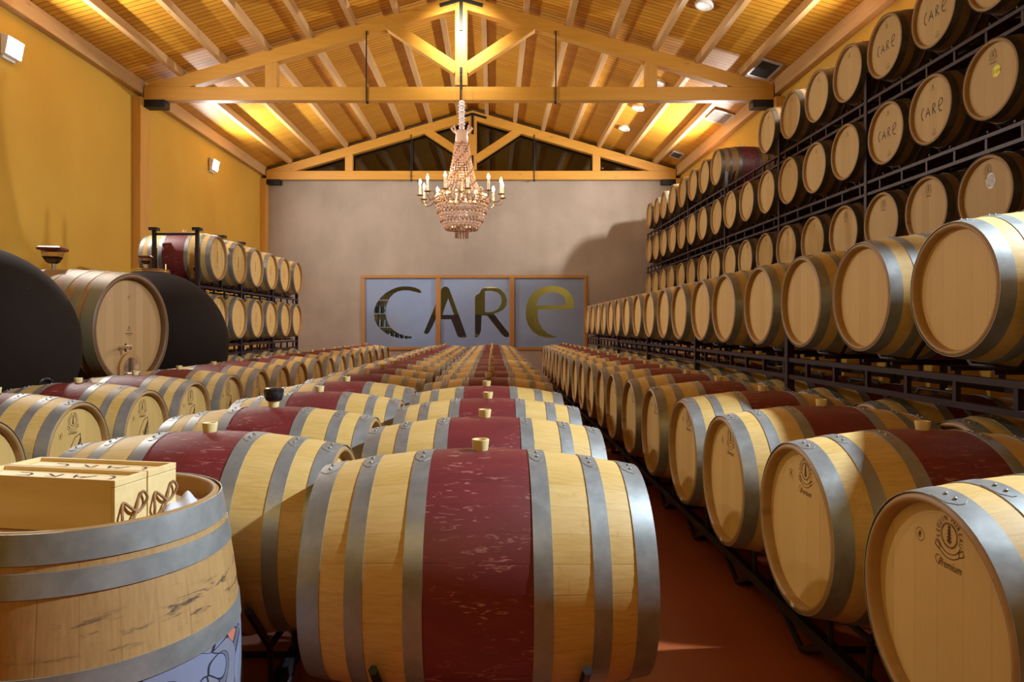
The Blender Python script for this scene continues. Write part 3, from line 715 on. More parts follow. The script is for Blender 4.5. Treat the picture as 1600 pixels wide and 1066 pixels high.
def wavy_face(F2, cx, cy, k=1.0):
    # half round line drawing: flowing parallel strands, outline, two small eye shapes
    ribbon(F2, [(cx+x*k, cy+y*k) for x, y in [(.05, .115), (.0, .10), (-.035, .06), (-.062, .01), (-.072, -.05), (-.07, -.12)]], .005*k)
    ribbon(F2, [(cx+.05*k, cy+.115*k), (cx+.055*k, cy+.02*k), (cx+.05*k, cy-.06*k)], .004*k)
    for j in range(8):
        x0 = -.012+.009*j
        pts = []
        for i in range(11):
            t = i/10; pts.append((cx+(x0+.034*t+.007*sin(t*9+j*.5))*k, cy+(.095-.022*(7-j)*.45-.16*t)*k))
        pts = [p for p in pts if p[0] < cx+.053*k]
        if len(pts) > 2: ribbon(F2, pts, .0052*k)
    ribbon(F2, [(cx-.06*k, cy-.02*k), (cx-.035*k, cy-.028*k), (cx-.018*k, cy-.05*k), (cx-.03*k, cy-.066*k), (cx-.052*k, cy-.05*k)], .0045*k)
    ribbon(F2, arc(cx-.045*k, cy-.045*k, .012*k, 20, 200, 8), .003*k)
    ribbon(F2, [(cx-.02*k, cy-.07*k), (cx-.03*k, cy-.10*k), (cx-.012*k, cy-.11*k), (cx+.006*k, cy-.095*k)], .0042*k)
def vertical_print(F2, cx, cy):
    text_faces(F2, 'Alsace', .062, cx, cy+.015, pi/2-.05, shear=.2)
    for j in range(5): ribbon(F2, [(cx-.06+.02*j, cy-.11-.004*j), (cx-.048+.02*j, cy-.118)], .006)
def mk(fn):
    F2 = []; fn(F2); return F2
XH = BL-.0355
PR = {}
def reg(key, side, *parts):
    """parts: (mark name, drawing function, material)"""
    PR[key] = [(nm, mark_mesh(nm, mk(fn), side, side*XH+side*.0006, M[mat])) for nm, fn, mat in parts]
def letters(w, k): return [('chalked_letter', (lambda f, c_=c_: care(f, .0, .0, k, w, c_)), 'ink_black') for c_ in 'CARE']
reg('premium_R', -1, ('cooper_crest', lambda f: crest(f, .03, .205, .95), 'ink'), ('brand_script', lambda f: script(f, 'Premium', .03, .130, .030), 'ink'), ('small_stamp', lambda f: small_stamp(f, -.085, .175), 'ink'))
reg('premium_L', 1, ('cooper_crest', lambda f: crest(f, -.015, .195, .95), 'ink'), ('brand_script', lambda f: script(f, 'Premium', -.015, .128, .026), 'ink'), ('small_stamp', lambda f: small_stamp(f, -.125, .125), 'ink'))
reg('face_L', 1, ('winery_emblem', lambda f: wavy_face(f, .005, .0, 1.0), 'ink_black'))
reg('tree_R', -1, ('cooper_brand', lambda f: tree_mark(f, .0, .205), 'ink'), ('lower_stamp', lambda f: lower_stamp(f, .02, -.185), 'ink'))
reg('crest_R', -1, ('cooper_crest', lambda f: crest(f, .0, .195, .8), 'ink'), ('brand_script', lambda f: script(f, 'Premium', .0, .130, .022), 'ink'))
reg('tree_small_R', -1, ('cooper_brand', lambda f: tree_mark(f, .0, .205), 'ink'))
reg('care_R', -1, *letters(.009, 1.15))
reg('alsace_L', 1, ('stencilled_lettering', lambda f: vertical_print(f, .02, .0), 'ink'))
reg('dot_L', 1, ('small_stamp', lambda f: small_stamp(f, .0, .20, .014), 'ink'))
reg('tree_L', 1, ('cooper_brand', lambda f: tree_mark(f, .0, .19), 'ink'))

protos = {}
def barrel(x, y, z, label, group, marks=(), bung='bung', side=1, yaw=0.0, old=False):  # old picks the meshes with shade in their colour
    """axis of the barrel at (x, y, z), z is the height of the axis"""
    key = (tuple(marks), bung, old)
    loc = (x, y, z)
    if key not in protos:
        r = thing('wine_barrel', label, 'barrel', loc, yaw, group)
        put('staves', me_body_shaded if old else me_body, r)
        for k in me_hoops: put('hoop', (me_hoops_shaded if old else me_hoops)[k], r)
        hd = {s_: put('head', (me_head_shaded if old else me_head)[s_], r) for s_ in (-1, 1)}
        for mk_ in marks:
            if mk_ in PR:
                for nm, me in PR[mk_]: put(nm, me, hd[1 if mk_.endswith('_L') else -1])
        if bung:
            bo = put('bung', me_bung, r, (0, 0, BR-.004))
            if bung == 'airlock': put('airlock_cap', me_airlock, bo)
        protos[key] = r
        return r
    return dup(protos[key], loc, yaw, label, group)

ZR = H-.72                      # axis height of the barrels on the floor racks
rnd = random.Random(3)
def jit(a): return rnd.uniform(-a, a)
rows = {}
def row(key, xs, y0, pitch, n, z, where, group, marks_of=lambda k: (), bung_of=lambda k: 'bung', skip=(), word0=0, jx=.012, count_from=0, old=False):
    out = []; m = 0
    for k in range(n):
        if k in skip: continue
        jx_, jyaw = jit(jx), jit(.012)
        lab = f"{ORD[m+count_from]} from the viewer {where}"
        o = barrel(xs+jx_, y0+pitch*k, z, f"oak barrel, {lab}", group, marks_of(k), bung_of(k), yaw=jyaw, old=old)
        out.append(o); m += 1
    rows[key] = (xs, y0, pitch, n, z, skip); return out
C_ = row('C', -.035, 2.07, .755, 18, ZR, 'in the centre floor row', 'barrels in the centre floor row')
L1_ = row('L1', -1.02, 2.43, .76, 17, ZR, 'in the row left of the centre row', 'barrels in the row left of centre', bung_of=lambda k: 'airlock' if k == 1 else 'bung')
L1_[1]['label'] = 'oak barrel with black rubber airlock cap on its wine red belly'
L2_ = row('L2', -2.80, 3.11, .738, 17, ZR, 'in the left floor row facing the aisle', 'barrels in the left floor row', lambda k: ('premium_L', 'face_L'))
R1_ = row('R1', 1.555, 1.72, .755, 19, ZR, 'in the right floor row facing the aisle', 'barrels in the right floor row', lambda k: ('premium_R',))
R2_ = row('R2', 2.53, 2.30, .745, 17, ZR, 'in the low row under the raised right tier', 'barrels in the low right rack row')
R3_ = row('R3', 2.50, 3.04, .745, 17, H+.17, 'in the raised right tier nearest the aisle', 'barrels in the raised right front tier')
def bm(level):
    def f(k):
        # k counts from the barrel nearest the viewer inside the frame
        if level == 5: return ('tree_R', 'care_R') if k in (0, 1, 2) else ('tree_small_R',)
        if level == 4: return ('crest_R',) if k == 0 else (('tree_R', 'care_R') if k in (1, 2) else ('tree_small_R',))
        return ('crest_R',) if k in (0, 1, 2, 3) else ('tree_small_R',)
    return f
XB = 4.275
for j, yy in enumerate((2.295, 1.55)): barrel(2.50, yy, H+.17, f'oak barrel of the raised right tier, {ORD[1-j]} before the frame edge', 'raised right tier barrels before the frame edge')
tiers = {3: H+1.03, 4: H+1.90, 5: H+2.74}
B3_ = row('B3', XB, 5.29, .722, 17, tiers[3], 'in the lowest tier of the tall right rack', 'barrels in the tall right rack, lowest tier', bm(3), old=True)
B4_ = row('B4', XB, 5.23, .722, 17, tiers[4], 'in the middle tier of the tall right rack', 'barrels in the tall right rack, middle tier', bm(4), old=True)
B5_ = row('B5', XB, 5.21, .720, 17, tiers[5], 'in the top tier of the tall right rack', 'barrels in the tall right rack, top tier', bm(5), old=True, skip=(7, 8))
B5_[7]['label'] = 'top tier barrel whose wine red belly shows beside the gap in the tall right rack'
for k, zz in ((3, tiers[3]), (4, tiers[4]), (5, tiers[5])):
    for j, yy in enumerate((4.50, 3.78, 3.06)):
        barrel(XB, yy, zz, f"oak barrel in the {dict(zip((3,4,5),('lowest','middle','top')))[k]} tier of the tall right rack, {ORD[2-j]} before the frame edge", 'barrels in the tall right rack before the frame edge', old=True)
LX = -4.20
LZ = {1: ZR, 2: H+.14, 3: H+.94}
row('LA', LX, 9.27, .74, 6, LZ[1], 'in the bottom tier of the left rack', 'barrels in the left rack, bottom tier', lambda k: ('tree_L',), jx=.008)
row('LB', LX, 9.27, .74, 6, LZ[2], 'in the middle tier of the left rack', 'barrels in the left rack, middle tier', lambda k: ('tree_L', 'alsace_L') if k in (2, 3) else ('tree_L',), jx=.008)
row('LC', LX, 9.27, .74, 6, LZ[3], 'in the top tier of the left rack', 'barrels in the left rack, top tier', lambda k: ('dot_L', 'alsace_L') if k < 5 else ('tree_L',), jx=.008)
# yellow sticker, striped white patch and paper tags
def disc_mesh(r, n, x, sy, cy, cz, mat, ru=None):
    F2 = [[Vector((cy+(ru or r)*cos(2*pi*i/n), cz+r*sin(2*pi*i/n))) for i in range(n)]]
    return F2
st = put('sticker', mark_mesh('sticker', disc_mesh(.045, 24, 0, 0, .035, .055, None, .042), -1, -XH-.001, M['yellow_sticker']), [c for c in B4_[0].children if c.name.startswith('head')][0]); st['label'] = 'yellow round sticker reading 3 cm'
# the head facing the aisle is the child whose mesh is me_head[-1]
st.parent = [c for c in B4_[0].children if c.data is me_head_shaded[-1]][0]
F2 = []; text_faces(F2, '3 cm', .044, .035, .055, shear=.2)
put('sticker_text', mark_mesh('sticker_text', F2, -1, -XH-.0016, M['ink_black']), st.parent)
hd = [c for c in B3_[0].children if c.data is me_head_shaded[-1]][0]
st = put('sticker', mark_mesh('sticker', disc_mesh(.062, 24, 0, 0, .03, .10, None, .05), -1, -XH-.001, M['paper']), hd); st['label'] = 'white oval patch with dark stripes'  # flat white oval on the head, dark wavy strips laid over it
F2 = []
for j in range(6):
    ribbon(F2, [(.03-.036+.014*j+.004*sin(i*1.3+j), .10-.045+.009*i) for i in range(11)], .0035)
put('sticker_text', mark_mesh('sticker_text', F2, -1, -XH-.0016, M['ink_black']), hd)
F2 = [[Vector((-.012, -.272)), Vector((.016, -.274)), Vector((.018, -.288)), Vector((-.010, -.290))]]
me_tag = mark_mesh('paper_tag', F2, -1, -BL-.0006, M['paper'])
for b0 in R1_[:4]:
    t_ = put('paper_tag', me_tag, b0); t_['label'] = 'small white paper tag on the rim'

# ------------------------------------------------------------------ racks
def octa_half(r, up=False, wide=True):
    s_ = 1 if up else -1; t_ = r*tan(pi/8)
    return [(-r, s_*t_), (-t_, s_*r), (t_, s_*r), (r, s_*t_)]
def floor_rack(xc, y0, pitch, n, z, label):
    T = thing('barrel_rack', label, 'rack', (xc, y0-pitch/2, 0), 0, 'low steel floor racks')
    Ltot = pitch*n
    zr = z-BR-.135
    for s_ in (-1, 1):
        b_ = MB(); b_.box(s_*.27-.02, s_*.27+.02, 0, Ltot, zr-.045, zr); obj('rail', b_, M['rack_black'], T)
        b_ = MB(); b_.tube([(0, -.30, zr-.03), (0, -.16, zr-.06), (0, 0, .016), (0, .16, zr-.06), (0, .30, zr-.03)], .014, 8)
        if s_ < 0: b_.tube([(0, 0, .015), (.54, 0, .015)], .013, 8)
        me_ft = b_.mesh('foot', M['rack_black'])
        for k in range(n+1):
            yy = min(max(pitch*k, .31), Ltot-.31); put('foot', me_ft, T, (s_*.27, yy, 0))
    R_ = prof_r(.27)+.016
    for k in range(n):
        b_ = MB(); yc = pitch*(k+.5)
        for s_ in (-1, 1):
            pts = [(s_*.27, yc+a, z+c_) for a, c_ in octa_half(R_)]
            b_.tube(pts, .013, 6)
            for a, c_ in octa_half(R_)[1:3]: b_.tube([(s_*.27, yc+a, z+c_), (s_*.27, yc+a*.9, zr)], .011, 6)
        b_.tube([(-.27, yc, z-R_), (.27, yc, z-R_-.0)], .010, 6)
        obj('cradle', b_, M['rack_black'], T)
floor_rack(-.035, 2.07, .755, 18, ZR, 'low black steel rack under the centre floor row')
floor_rack(-1.02, 2.43, .76, 17, ZR, 'low black steel rack under the row left of centre')
floor_rack(-2.80, 3.11, .738, 17, ZR, 'low black steel rack under the left floor row')
floor_rack(1.555, 1.72, .755, 19, ZR, 'low black steel rack under the right floor row')
def tall_rack(label, xc, xf, ya, yb, posts, tier_rows, ztop, xs_post, sgn=-1, arches=None, crossbar=None):
    """tier_rows: list of (axis z, [y of each barrel]); xf = x of front rail"""
    T = thing('barrel_rack', label, 'rack', (xc, ya, 0), 0, 'tall steel barrel racks')
    for yy in posts:
        for xp in xs_post:
            b_ = MB(); b_.box(xp-xc-.025, xp-xc+.025, yy-ya-.025, yy-ya+.025, 0, ztop); b_.box(xp-xc-.06, xp-xc+.06, yy-ya-.06, yy-ya+.06, 0, .012)
            obj('post', b_, M['rack'], T)
    for z, ys in tier_rows:
        for xp in xs_post:
            b_ = MB(); x = xp-xc+ (0 if xp != xs_post[0] else sgn*0)
            b_.box(x-.018, x+.018, 0, yb-ya, z-.415, z-.385); b_.box(x-.018, x+.018, 0, yb-ya, z-.535, z-.505)
            k = 0; yy = .18
            while yy < yb-ya: b_.box(x-.012, x+.012, yy-.012, yy+.012, z-.505, z-.415); yy += .37
            obj('lattice_rail', b_, M['rack'], T)
        R_ = prof_r(.27)+.014
        for yk in ys:
            b_ = MB()
            for s_ in (-1, 1):
                b_.tube([(s_*.27, yk-ya+a, z+c_) for a, c_ in octa_half(R_)], .012, 6)
            b_.tube([(xs_post[0]-xc, yk-ya-.14, z-R_-.015), (xs_post[1]-xc, yk-ya-.14, z-R_-.015)], .011, 6)
            b_.tube([(xs_post[0]-xc, yk-ya+.14, z-R_-.015), (xs_post[1]-xc, yk-ya+.14, z-R_-.015)], .011, 6)
            obj('cradle', b_, M['rack'], T)
    if arches:
        z, x, ys = arches; R_ = .372
        for yk in ys:
            b_ = MB(); b_.tube([(x-xc, yk-ya-R_, z-.2)]+[(x-xc, yk-ya+a, z+c_) for a, c_ in octa_half(R_, True)]+[(x-xc, yk-ya+R_, z-.2)], .011, 6)
            obj('arch', b_, M['arch'], T)
    return T
def ys_of(key, extra=()):
    xs, y0, p, n, z, skip = rows[key]; return [y0+p*k for k in range(n) if k not in skip]
pb = [5.29+.722*(k+.5) for k in range(-4, 17)]
tall_rack('tall maroon steel rack holding the tiers against the right wall', XB, 3.9, 2.6, 17.3, pb[::3],
          [(tiers[t_], ys_of(f'B{t_}')+[4.50, 3.78, 3.06]) for t_ in (3, 4, 5)], tiers[5]-.1, (3.88, 4.67))
pf = [3.04+.745*(k+.5) for k in range(-2, 17)]
tall_rack('maroon steel rack under the raised right front tier', 2.50, 2.1, 1.1, 15.4, pf[1::3], [(H+.17, ys_of('R3')+[2.295, 1.55])], H+.10, (2.12, 2.88),
          arches=(ZR, 2.46, ys_of('R2')))
T = tall_rack('dark steel rack of three tiers by the left wall', LX, -3.85, 8.86, 13.4, [8.885, 9.64+.74, 9.64+.74*3, 13.35],
          [(LZ[2], ys_of('LB')), (LZ[3], ys_of('LC'))], LZ[3]+.10, (-3.86, -4.42))
for s_ in (-3.86, -4.42):
    b_ = MB(); b_.box(s_-LX-.02, s_-LX+.02, 0, .045, LZ[3]+.1, H+1.28); b_.box(s_-LX-.05, s_-LX+.05, -.03, .075, H+1.26, H+1.30); obj('post_extension', b_, M['rack_black'], T)
b_ = MB(); b_.box(-4.42-LX, -3.86-LX, .01, .035, H+1.20, H+1.23); obj('cross_bar', b_, M['rack_black'], T)
for yy in (9.64, 10.38):
    b_ = MB(); b_.box(-3.88-LX, -3.84-LX, yy-8.86-.02, yy-8.86+.02, LZ[3]-.4, H+1.28); b_.box(-3.93-LX, -3.79-LX, yy-8.86-.05, yy-8.86+.05, H+1.26, H+1.30); obj('post_extension', b_, M['rack_black'], T)

# ------------------------------------------------------------------ large cask, clay tanks and their airlocks
CX, CY, CZ, CR, CHR, CHL = -4.13, 6.42, H-.02, .565, .515, .82
yawc = radians(-8.5)
T = thing('large_cask', 'large oak cask between the two dark round tanks', 'cask', (CX, CY, CZ), yawc)
mb = body_mb(CR, CHR, CHL, 96, .06, .045)
obj('staves', mb, [M['stave_cask'], M['chime_cask']], T, angle=60)
for a, b2 in ((.24, .295), (.42, .475), (.575, .635), (.70, .815)):
    for s_ in (-1, 1): obj('hoop', hoop_mb(s_*a, s_*b2, CR, CHR, CHL, 96, .003), M['hoop_cask'], T, angle=50)
hd = {}
for s_ in (-1, 1): hd[s_] = obj('head', head_mb(CHR-.046, s_*(CHL-.055), s_, 64), M['head_cask'], T, angle=50)
F2 = []; small_stamp(F2, .0, .30, .026); tree_mark(F2, .0, .02); text_faces(F2, 'FOUDRE', .03, 0, -.03) if False else None
ribbon(F2, [(-.05, -.035), (.05, -.035)], .008); ribbon(F2, [(-.03, -.055), (.03, -.055)], .004)
put('cooper_brand', mark_mesh('cooper_brand', F2, 1, CHL-.053, M['ink']), hd[1])
b_ = MB(); b_.tube([(CHL-.055, -.13, -.16), (CHL+.03, -.13, -.16), (CHL+.06, -.13, -.17)], .014, 10); b_.tube([(CHL+.01, -.13, -.20), (CHL+.01, -.13, -.125)], .011, 8); b_.tube([(CHL+.03, -.175, -.145), (CHL+.03, -.085, -.145)], .008, 8)
obj('tap', b_, M['steel'], T)
dr = MB(); dr.prism([(-.15, -.45), (.15, -.45), (.15, -.36)]+[(p[0], p[1]) for p in arc(0, -.36, .15, 0, 180, 16, .15)[1:]], CHL-.056, CHL-.032, 'YZ')
d_ = obj('manway_door', dr, M['stave_cask'], T)
dr = MB(); dr.prism([(-.10, -.44), (.10, -.44), (.10, -.36)]+arc(0, -.36, .10, 0, 180, 14, .11)[1:], CHL-.032, CHL-.026, 'YZ'); dr.beam((CHL-.01, 0, -.45), (CHL-.01, 0, -.26), .03, .015, (1, 0, 0)); dr.tube([(CHL-.012, -.09, -.40), (CHL-.012, .09, -.40)], .012)
obj('door_plate', dr, M['steel'], d_)
b_ = MB()
for xx in (-.4, .4):
    b_.box(xx-.06, xx+.06, -.42, .42, 0-CZ+.0, -CR-.0+.10)
cr = obj('stand', b_, M['rack_black'], T)
def airlock(name, lab, loc, w, h):
    T = thing(name, lab, 'airlock', loc, radians(12), 'glass airlocks')
    b_ = MB(); b_.lathe([(.030, -.02), (.030, .0), (.024, .004), (.024, .045), (.030, .05), (.030, .06)], 20); obj('stem', b_, M['steel'], T)
    def sq(z0, z1, w0, w1, n=20):
        q = []
        for (z, ww) in ((z0, w0), (z1, w1)): q.append((ww, z))
        return q
    b_ = MB(); prof = [(w*.16, .06), (w*.30, .075), (w*.40, .06+h*.30), (w*.46, .06+h*.42)]
    b_.lathe(prof, 4, a0=pi/4, smooth=False); obj('wine', b_, M['wine'], T)
    b_ = MB(); b_.lathe([(w*.17, .058), (w*.315, .072), (w*.42, .06+h*.30), (w*.52, .06+h*.78), (w*.51, .06+h*.78), (w*.40, .06+h*.30), (w*.30, .075)], 4, a0=pi/4, smooth=False); obj('glass_bowl', b_, M['wine_glass'], T)
    b_ = MB(); b_.lathe([(w*.52, .06+h*.76), (w*.68, .06+h*.80), (w*.70, .06+h*.94), (w*.56, .06+h*1.02), (0, .06+h*1.02)], 4, a0=pi/4, smooth=False); obj('lid', b_, M['red_lid'], T)
ax = Vector((cos(yawc), sin(yawc), 0))
airlock('glass_airlock', 'large glass airlock with dark wine and red lid on the oak cask', (CX-.02, CY-.0, CZ+CR-.005), .205, .155)
def tank(lab, c_, r, stand=True):
    T = thing('clay_tank', lab, 'tank', (c_[0], c_[1], 0), 0, 'dark round clay tanks')
    n = 40; prof = [(r*cos(-pi/2+pi*i/n)*(1.0), c_[2]+r*1.02*sin(-pi/2+pi*i/n)) for i in range(n+1)]
    prof[0] = (0, prof[0][1]); prof[-1] = (0, prof[-1][1])
    b_ = MB(); b_.lathe(prof, 72); obj('shell', b_, M['clay'], T)
    b_ = MB(); zb = c_[2]-r*.88; rr = r*.50
    b_.lathe([(rr, zb-.02), (rr+.03, zb), (rr+.03, zb+.03), (rr-.02, zb+.02)], 40, closed=True)
    for k in range(4):
        a = pi/4+k*pi/2; b_.tube([(rr*cos(a), rr*sin(a), zb), ((rr+.08)*cos(a), (rr+.08)*sin(a), 0)], .025)
    obj('stand', b_, M['rack_black'], T)
    return T
SA = (-3.97, 5.1, H-.155); SB = (-4.04, 8.04, H-.21)
TA = tank('large dark clay sphere tank cut by the left picture edge', SA, .77)
TB = tank('dark clay sphere tank behind the oak cask with steel lid on top', SB, .86)
b_ = MB(); zt = SB[2]+.86*1.02
b_.lathe([(.205, -.03), (.215, 0), (.205, .02), (.14, .028), (.04, .04), (0, .04)], 40, origin=(0, 0, zt-.022)); b_.tube([(.19, -.03, zt), (.19, -.03, zt+.07), (.16, .02, zt+.075)], .010)
b_.tube([(.195*cos(a/24*2*pi), .195*sin(a/24*2*pi), zt+.004) for a in range(24)], .012, closed=True)
obj('steel_lid', b_, M['steel'], TB)
airlock('glass_airlock', 'small glass airlock full of dark wine on the steel tank lid', (SB[0]-.06, SB[1], zt+.016), .135, .10)
# scratched signature and manway on the left tank
b_ = MB()
def on_sphere(px, py, lift=.002):
    d = Vector(((px-VX)/F, 1, (VY-py)/F)); o_ = Vector((0, 0, H)); c0 = Vector(SA); r = .77+lift
    dd = d.dot(d); oc = o_-c0; B = oc.dot(d); Cc = oc.dot(oc)-r*r; D = B*B-dd*Cc
    t_ = (-B-sqrt(max(D, 0)))/dd; return o_+d*t_-Vector((SA[0], SA[1], 0))
for st_ in ([(37,433),(40,441),(43,447),(47,449),(50,443)], [(47,447),(50,449),(52,445),(54,448),(57,446)], [(42,451),(58,452)]):
    b_.tube([on_sphere(*p) for p in st_], .0025, 5)
obj('scratched_signature', b_, M['etch'], TA)
b_ = MB(); q = [on_sphere(72+14*cos(a), 612+20*sin(a), .003) for a in [2*pi*i/20 for i in range(20)]]
b_.tube(q, .012, 6, closed=True); obj('manway_ring', b_, M['rack_black'], TA)

# ------------------------------------------------------------------ standing barrel with boxes
SX, SY = -.98, 1.65
T = thing('standing_barrel', 'old upright oak barrel with painted lower half and black stains, holding two boxes', 'barrel', (SX, SY, .475), 0)
def up(o): o.rotation_euler = (0, -pi/2, radians(35)); return o      # local +X points up
# rotate local X to world Z
def upright(name, mb_, mats, par, angle=50):
    o = obj(name, mb_, mats, par, angle=angle); o.rotation_euler = (0, -pi/2, 0); return o
mb = body_mb(BR, BH, BL, 96, .045, .024)
st_body = upright('staves', mb, [M['stave_art'], M['chime']], T, 60)
for a, b2 in ((.415, .474), (.352, .400), (.155, .205)):
    for s_ in (-1, 1): upright('hoop', hoop_mb(s_*a, s_*b2, BR, BH, BL, 96, .0028, lap=2.4), M['hoop'], T)
upright('head', head_mb(BH-.0245, BL-.045, 1, 64), M['stave_plain'], T)
upright('head', head_mb(BH-.0245, -BL+.045, -1, 64), M['stave_plain'], T)
# white cloth inside the top
random.seed(5)
b_ = MB(); n = 16
for i in range(n+1):
    pass
vs = []; fs = []
for i in range(n+1):
    for j in range(n+1):
        u, v = i/n-.5, j/n-.5
        vs.append((u*.085, v*.12, .010+.012*(sin(u*9+v*3)+cos(v*8-u*4)+1.2)*max(0, 1-4*max(abs(u), abs(v))**2)))
for i in range(n):
    for j in range(n): fs.append((i*(n+1)+j, (i+1)*(n+1)+j, (i+1)*(n+1)+j+1, i*(n+1)+j+1))
b_.add(vs, fs, 0, True)
o = tag(obj('cloth', b_, M['cloth'], None, (-.775, 1.70, .475+BL-.045+.0005), (0, 0, .4)), 'crumpled white cloth inside the top of the upright barrel', 'cloth')
o.modifiers.new('solidify', 'SOLIDIFY').thickness = .002
# boxes (36 x 9.5 x 10.5 cm) with sliding lids; engraved CARE on the lid, rope handle on the right end
def box_(lab, corner, yaw):
    Lb, Wb, Hb = .39, .101, .120; th = .009
    T = thing('wine_box', lab, 'box', corner, yaw, 'wooden wine boxes on the upright barrel')
    # local: x from -Lb to 0, y from 0 to Wb, z 0..Hb
    def pc(name, *a, **k):
        b_ = MB(); b_.box(*a); o = obj(name, b_, M['pine_box'], T); bevel(o, .0012); return o
    pc('side_panel', -Lb, 0-th, 0, th, 0, Hb); pc('side_panel', -Lb, 0-th, Wb-th, Wb, 0, Hb)
    pc('bottom', -Lb, -th, th, Wb-th, 0, th)
    e1 = pc('end_panel', -th, 0, 0, Wb, 0, Hb-.016); pc('end_panel', -Lb, -Lb+th, th, Wb-th, th, Hb)
    pc('end_rail', -th, .0005, .0, Wb, Hb-.015, Hb)
    lid = pc('sliding_lid', -Lb+th, -th, th, Wb-th, Hb-.016, Hb-.009)
    for ch in 'CARE':
        F2 = []; care(F2, 0, 0, 1.0, .007, ch); mb_ = MB()
        for q in F2: mb_.add([(-Lb/2-p[0]*1.05, Wb/2-p[1]*.55, Hb-.0085) for p in q], [tuple(range(len(q)))])
        me = bpy.data.meshes.new('engraved_letter'); me.from_pydata(mb_.v, [], mb_.f); me.materials.append(M['ink']); put('engraved_letter', me, lid)
    b_ = MB()
    ctl = [(a_*Wb, c_*Hb*.95+.008) for a_, c_ in [(.15,.08),(.11,.22),(.16,.38),(.23,.50),(.33,.42),(.47,.31),(.67,.23),(.85,.32),(.90,.48),(.80,.62),(.72,.52),(.62,.36),(.47,.18),(.33,.05),(.22,.02),(.15,.08)]]
    pts = [(.006+.004*sin(i*1.7), a, c_) for i, (a, c_) in enumerate(ctl)]
    # smooth the loop
    sm = []
    for i in range(len(pts)-1):
        a = Vector(pts[i-1] if i else pts[-2]); b2 = Vector(pts[i]); c2 = Vector(pts[i+1]); d2 = Vector(pts[i+2] if i+2 < len(pts) else pts[1])
        for t_ in (0, .25, .5, .75):
            sm.append(.5*((2*b2)+(-a+c2)*t_+(2*a-5*b2+4*c2-d2)*t_*t_+(-a+3*b2-3*c2+d2)*t_**3))
    b_.tube(sm, .0034, 8, closed=True); obj('rope_handle', b_, M['rope'], T)
    return T
yb = radians(-11)
c1 = Vector((-.826, 1.487, .9065)); dirw = Vector((sin(-yb), cos(yb), 0))
box_('nearer pale pine wine box on the upright barrel', c1, yb)
box_('farther pale pine wine box on the upright barrel', c1+Vector((-sin(yb), cos(yb), 0))*.105, yb)

# ------------------------------------------------------------------ chandelier
Yc = 11.52; kz = Yc/F
T = thing('chandelier', 'rose crystal chandelier with lit candles hanging from the near truss', 'chandelier', (XC+.015, Yc, H), 0)
def zz(py): return (VY-py)*kz
b_ = MB()
z = zz(158); k = 0
prof = []
while z > zz(202):
    prof += [(.040, z), (.066 if k % 2 else .052, z-.025), (.040, z-.05)]; z -= .052; k += 1
b_.lathe(prof, 12); obj('crystal_column', b_, M['white_ball'], T)
b_ = MB(); b_.tube([(0, 0, zz(140)), (0, 0, zz(308))], .010); obj('hanging_rod', b_, M['brass'], T)
b_ = MB(); b_.lathe([(.10, zz(224)), (.115, zz(222)), (.105, zz(210)), (.125, zz(206)), (.118, zz(206)), (.095, zz(212))], 24, closed=True)
for k in range(8):
    a = 2*pi*k/8; b_.tube([(.115*cos(a), .115*sin(a), zz(208)), (.15*cos(a), .15*sin(a), zz(204)), (.175*cos(a), .175*sin(a), zz(201)), (.16*cos(a), .16*sin(a), zz(199))], [.012, .016, .020, .010], 6)
obj('crown', b_, M['crystal'], T)
def bead(mb_, p, r, mi=0):
    x, y, z = p; vs = [(x, y, z+r*1.3)]+[(x+r*cos(a), y+r*sin(a), z) for a in (0, pi/3, 2*pi/3, pi, 4*pi/3, 5*pi/3)]+[(x, y, z-r*1.3)]
    mb_.add(vs, [(0, 1+i, 1+(i+1) % 6) for i in range(6)]+[(7, 1+(i+1) % 6, 1+i) for i in range(6)], mi)
NU = 26
upc = [(.11, 224), (.135, 240), (.165, 255), (.20, 270), (.24, 285), (.30, 297), (.42, 308)]
def interp(tab, n):
    out = []
    for i in range(n):
        t_ = i/(n-1)*(len(tab)-1); j = min(int(t_), len(tab)-2); f_ = t_-j
        out.append((tab[j][0]*(1-f_)+tab[j+1][0]*f_, tab[j][1]*(1-f_)+tab[j+1][1]*f_))
    return out
for k in range(NU):
    a = 2*pi*k/NU; b_ = MB()
    for i, (r, py) in enumerate(interp(upc, 24)): bead(b_, (r*cos(a), r*sin(a), zz(py)), .017, 1 if (i+k) % 5 == 0 else 0)
    obj('crystal_strand', b_, [M['crystal'], M['crystal_dark']], T, angle=0)
loc_ = [(.445, 310), (.435, 322), (.40, 336), (.345, 348), (.27, 358)]
for k in range(34):
    a = 2*pi*k/34; b_ = MB()
    for i, (r, py) in enumerate(interp(loc_, 12)): bead(b_, (r*cos(a), r*sin(a), zz(py)), .020, 1 if i % 3 == 2 else 0)
    obj('crystal_strand', b_, [M['crystal'], M['crystal_dark']], T, angle=0)
for k in range(14):
    a = 2*pi*k/14; b_ = MB()
    for i in range(5): bead(b_, (.105*cos(a), .105*sin(a), zz(359+3*i)), .016, 1)
    for i in range(5): bead(b_, ((.14+.03*i)*cos(a), (.14+.03*i)*sin(a), zz(359)), .015, i % 2)
    obj('crystal_tassel', b_, [M['crystal'], M['crystal_dark']], T, angle=0)
for nm, r, py, t_ in (('main_ring', .44, 308, .018), ('bowl_ring', .275, 358, .012)):
    b_ = MB(); b_.lathe([(r-t_*.4, zz(py)-t_), (r+t_*.4, zz(py)-t_), (r+t_*.4, zz(py)+t_), (r-t_*.4, zz(py)+t_)], 48, closed=True); obj(nm, b_, M['brass'], T)
NA = 12
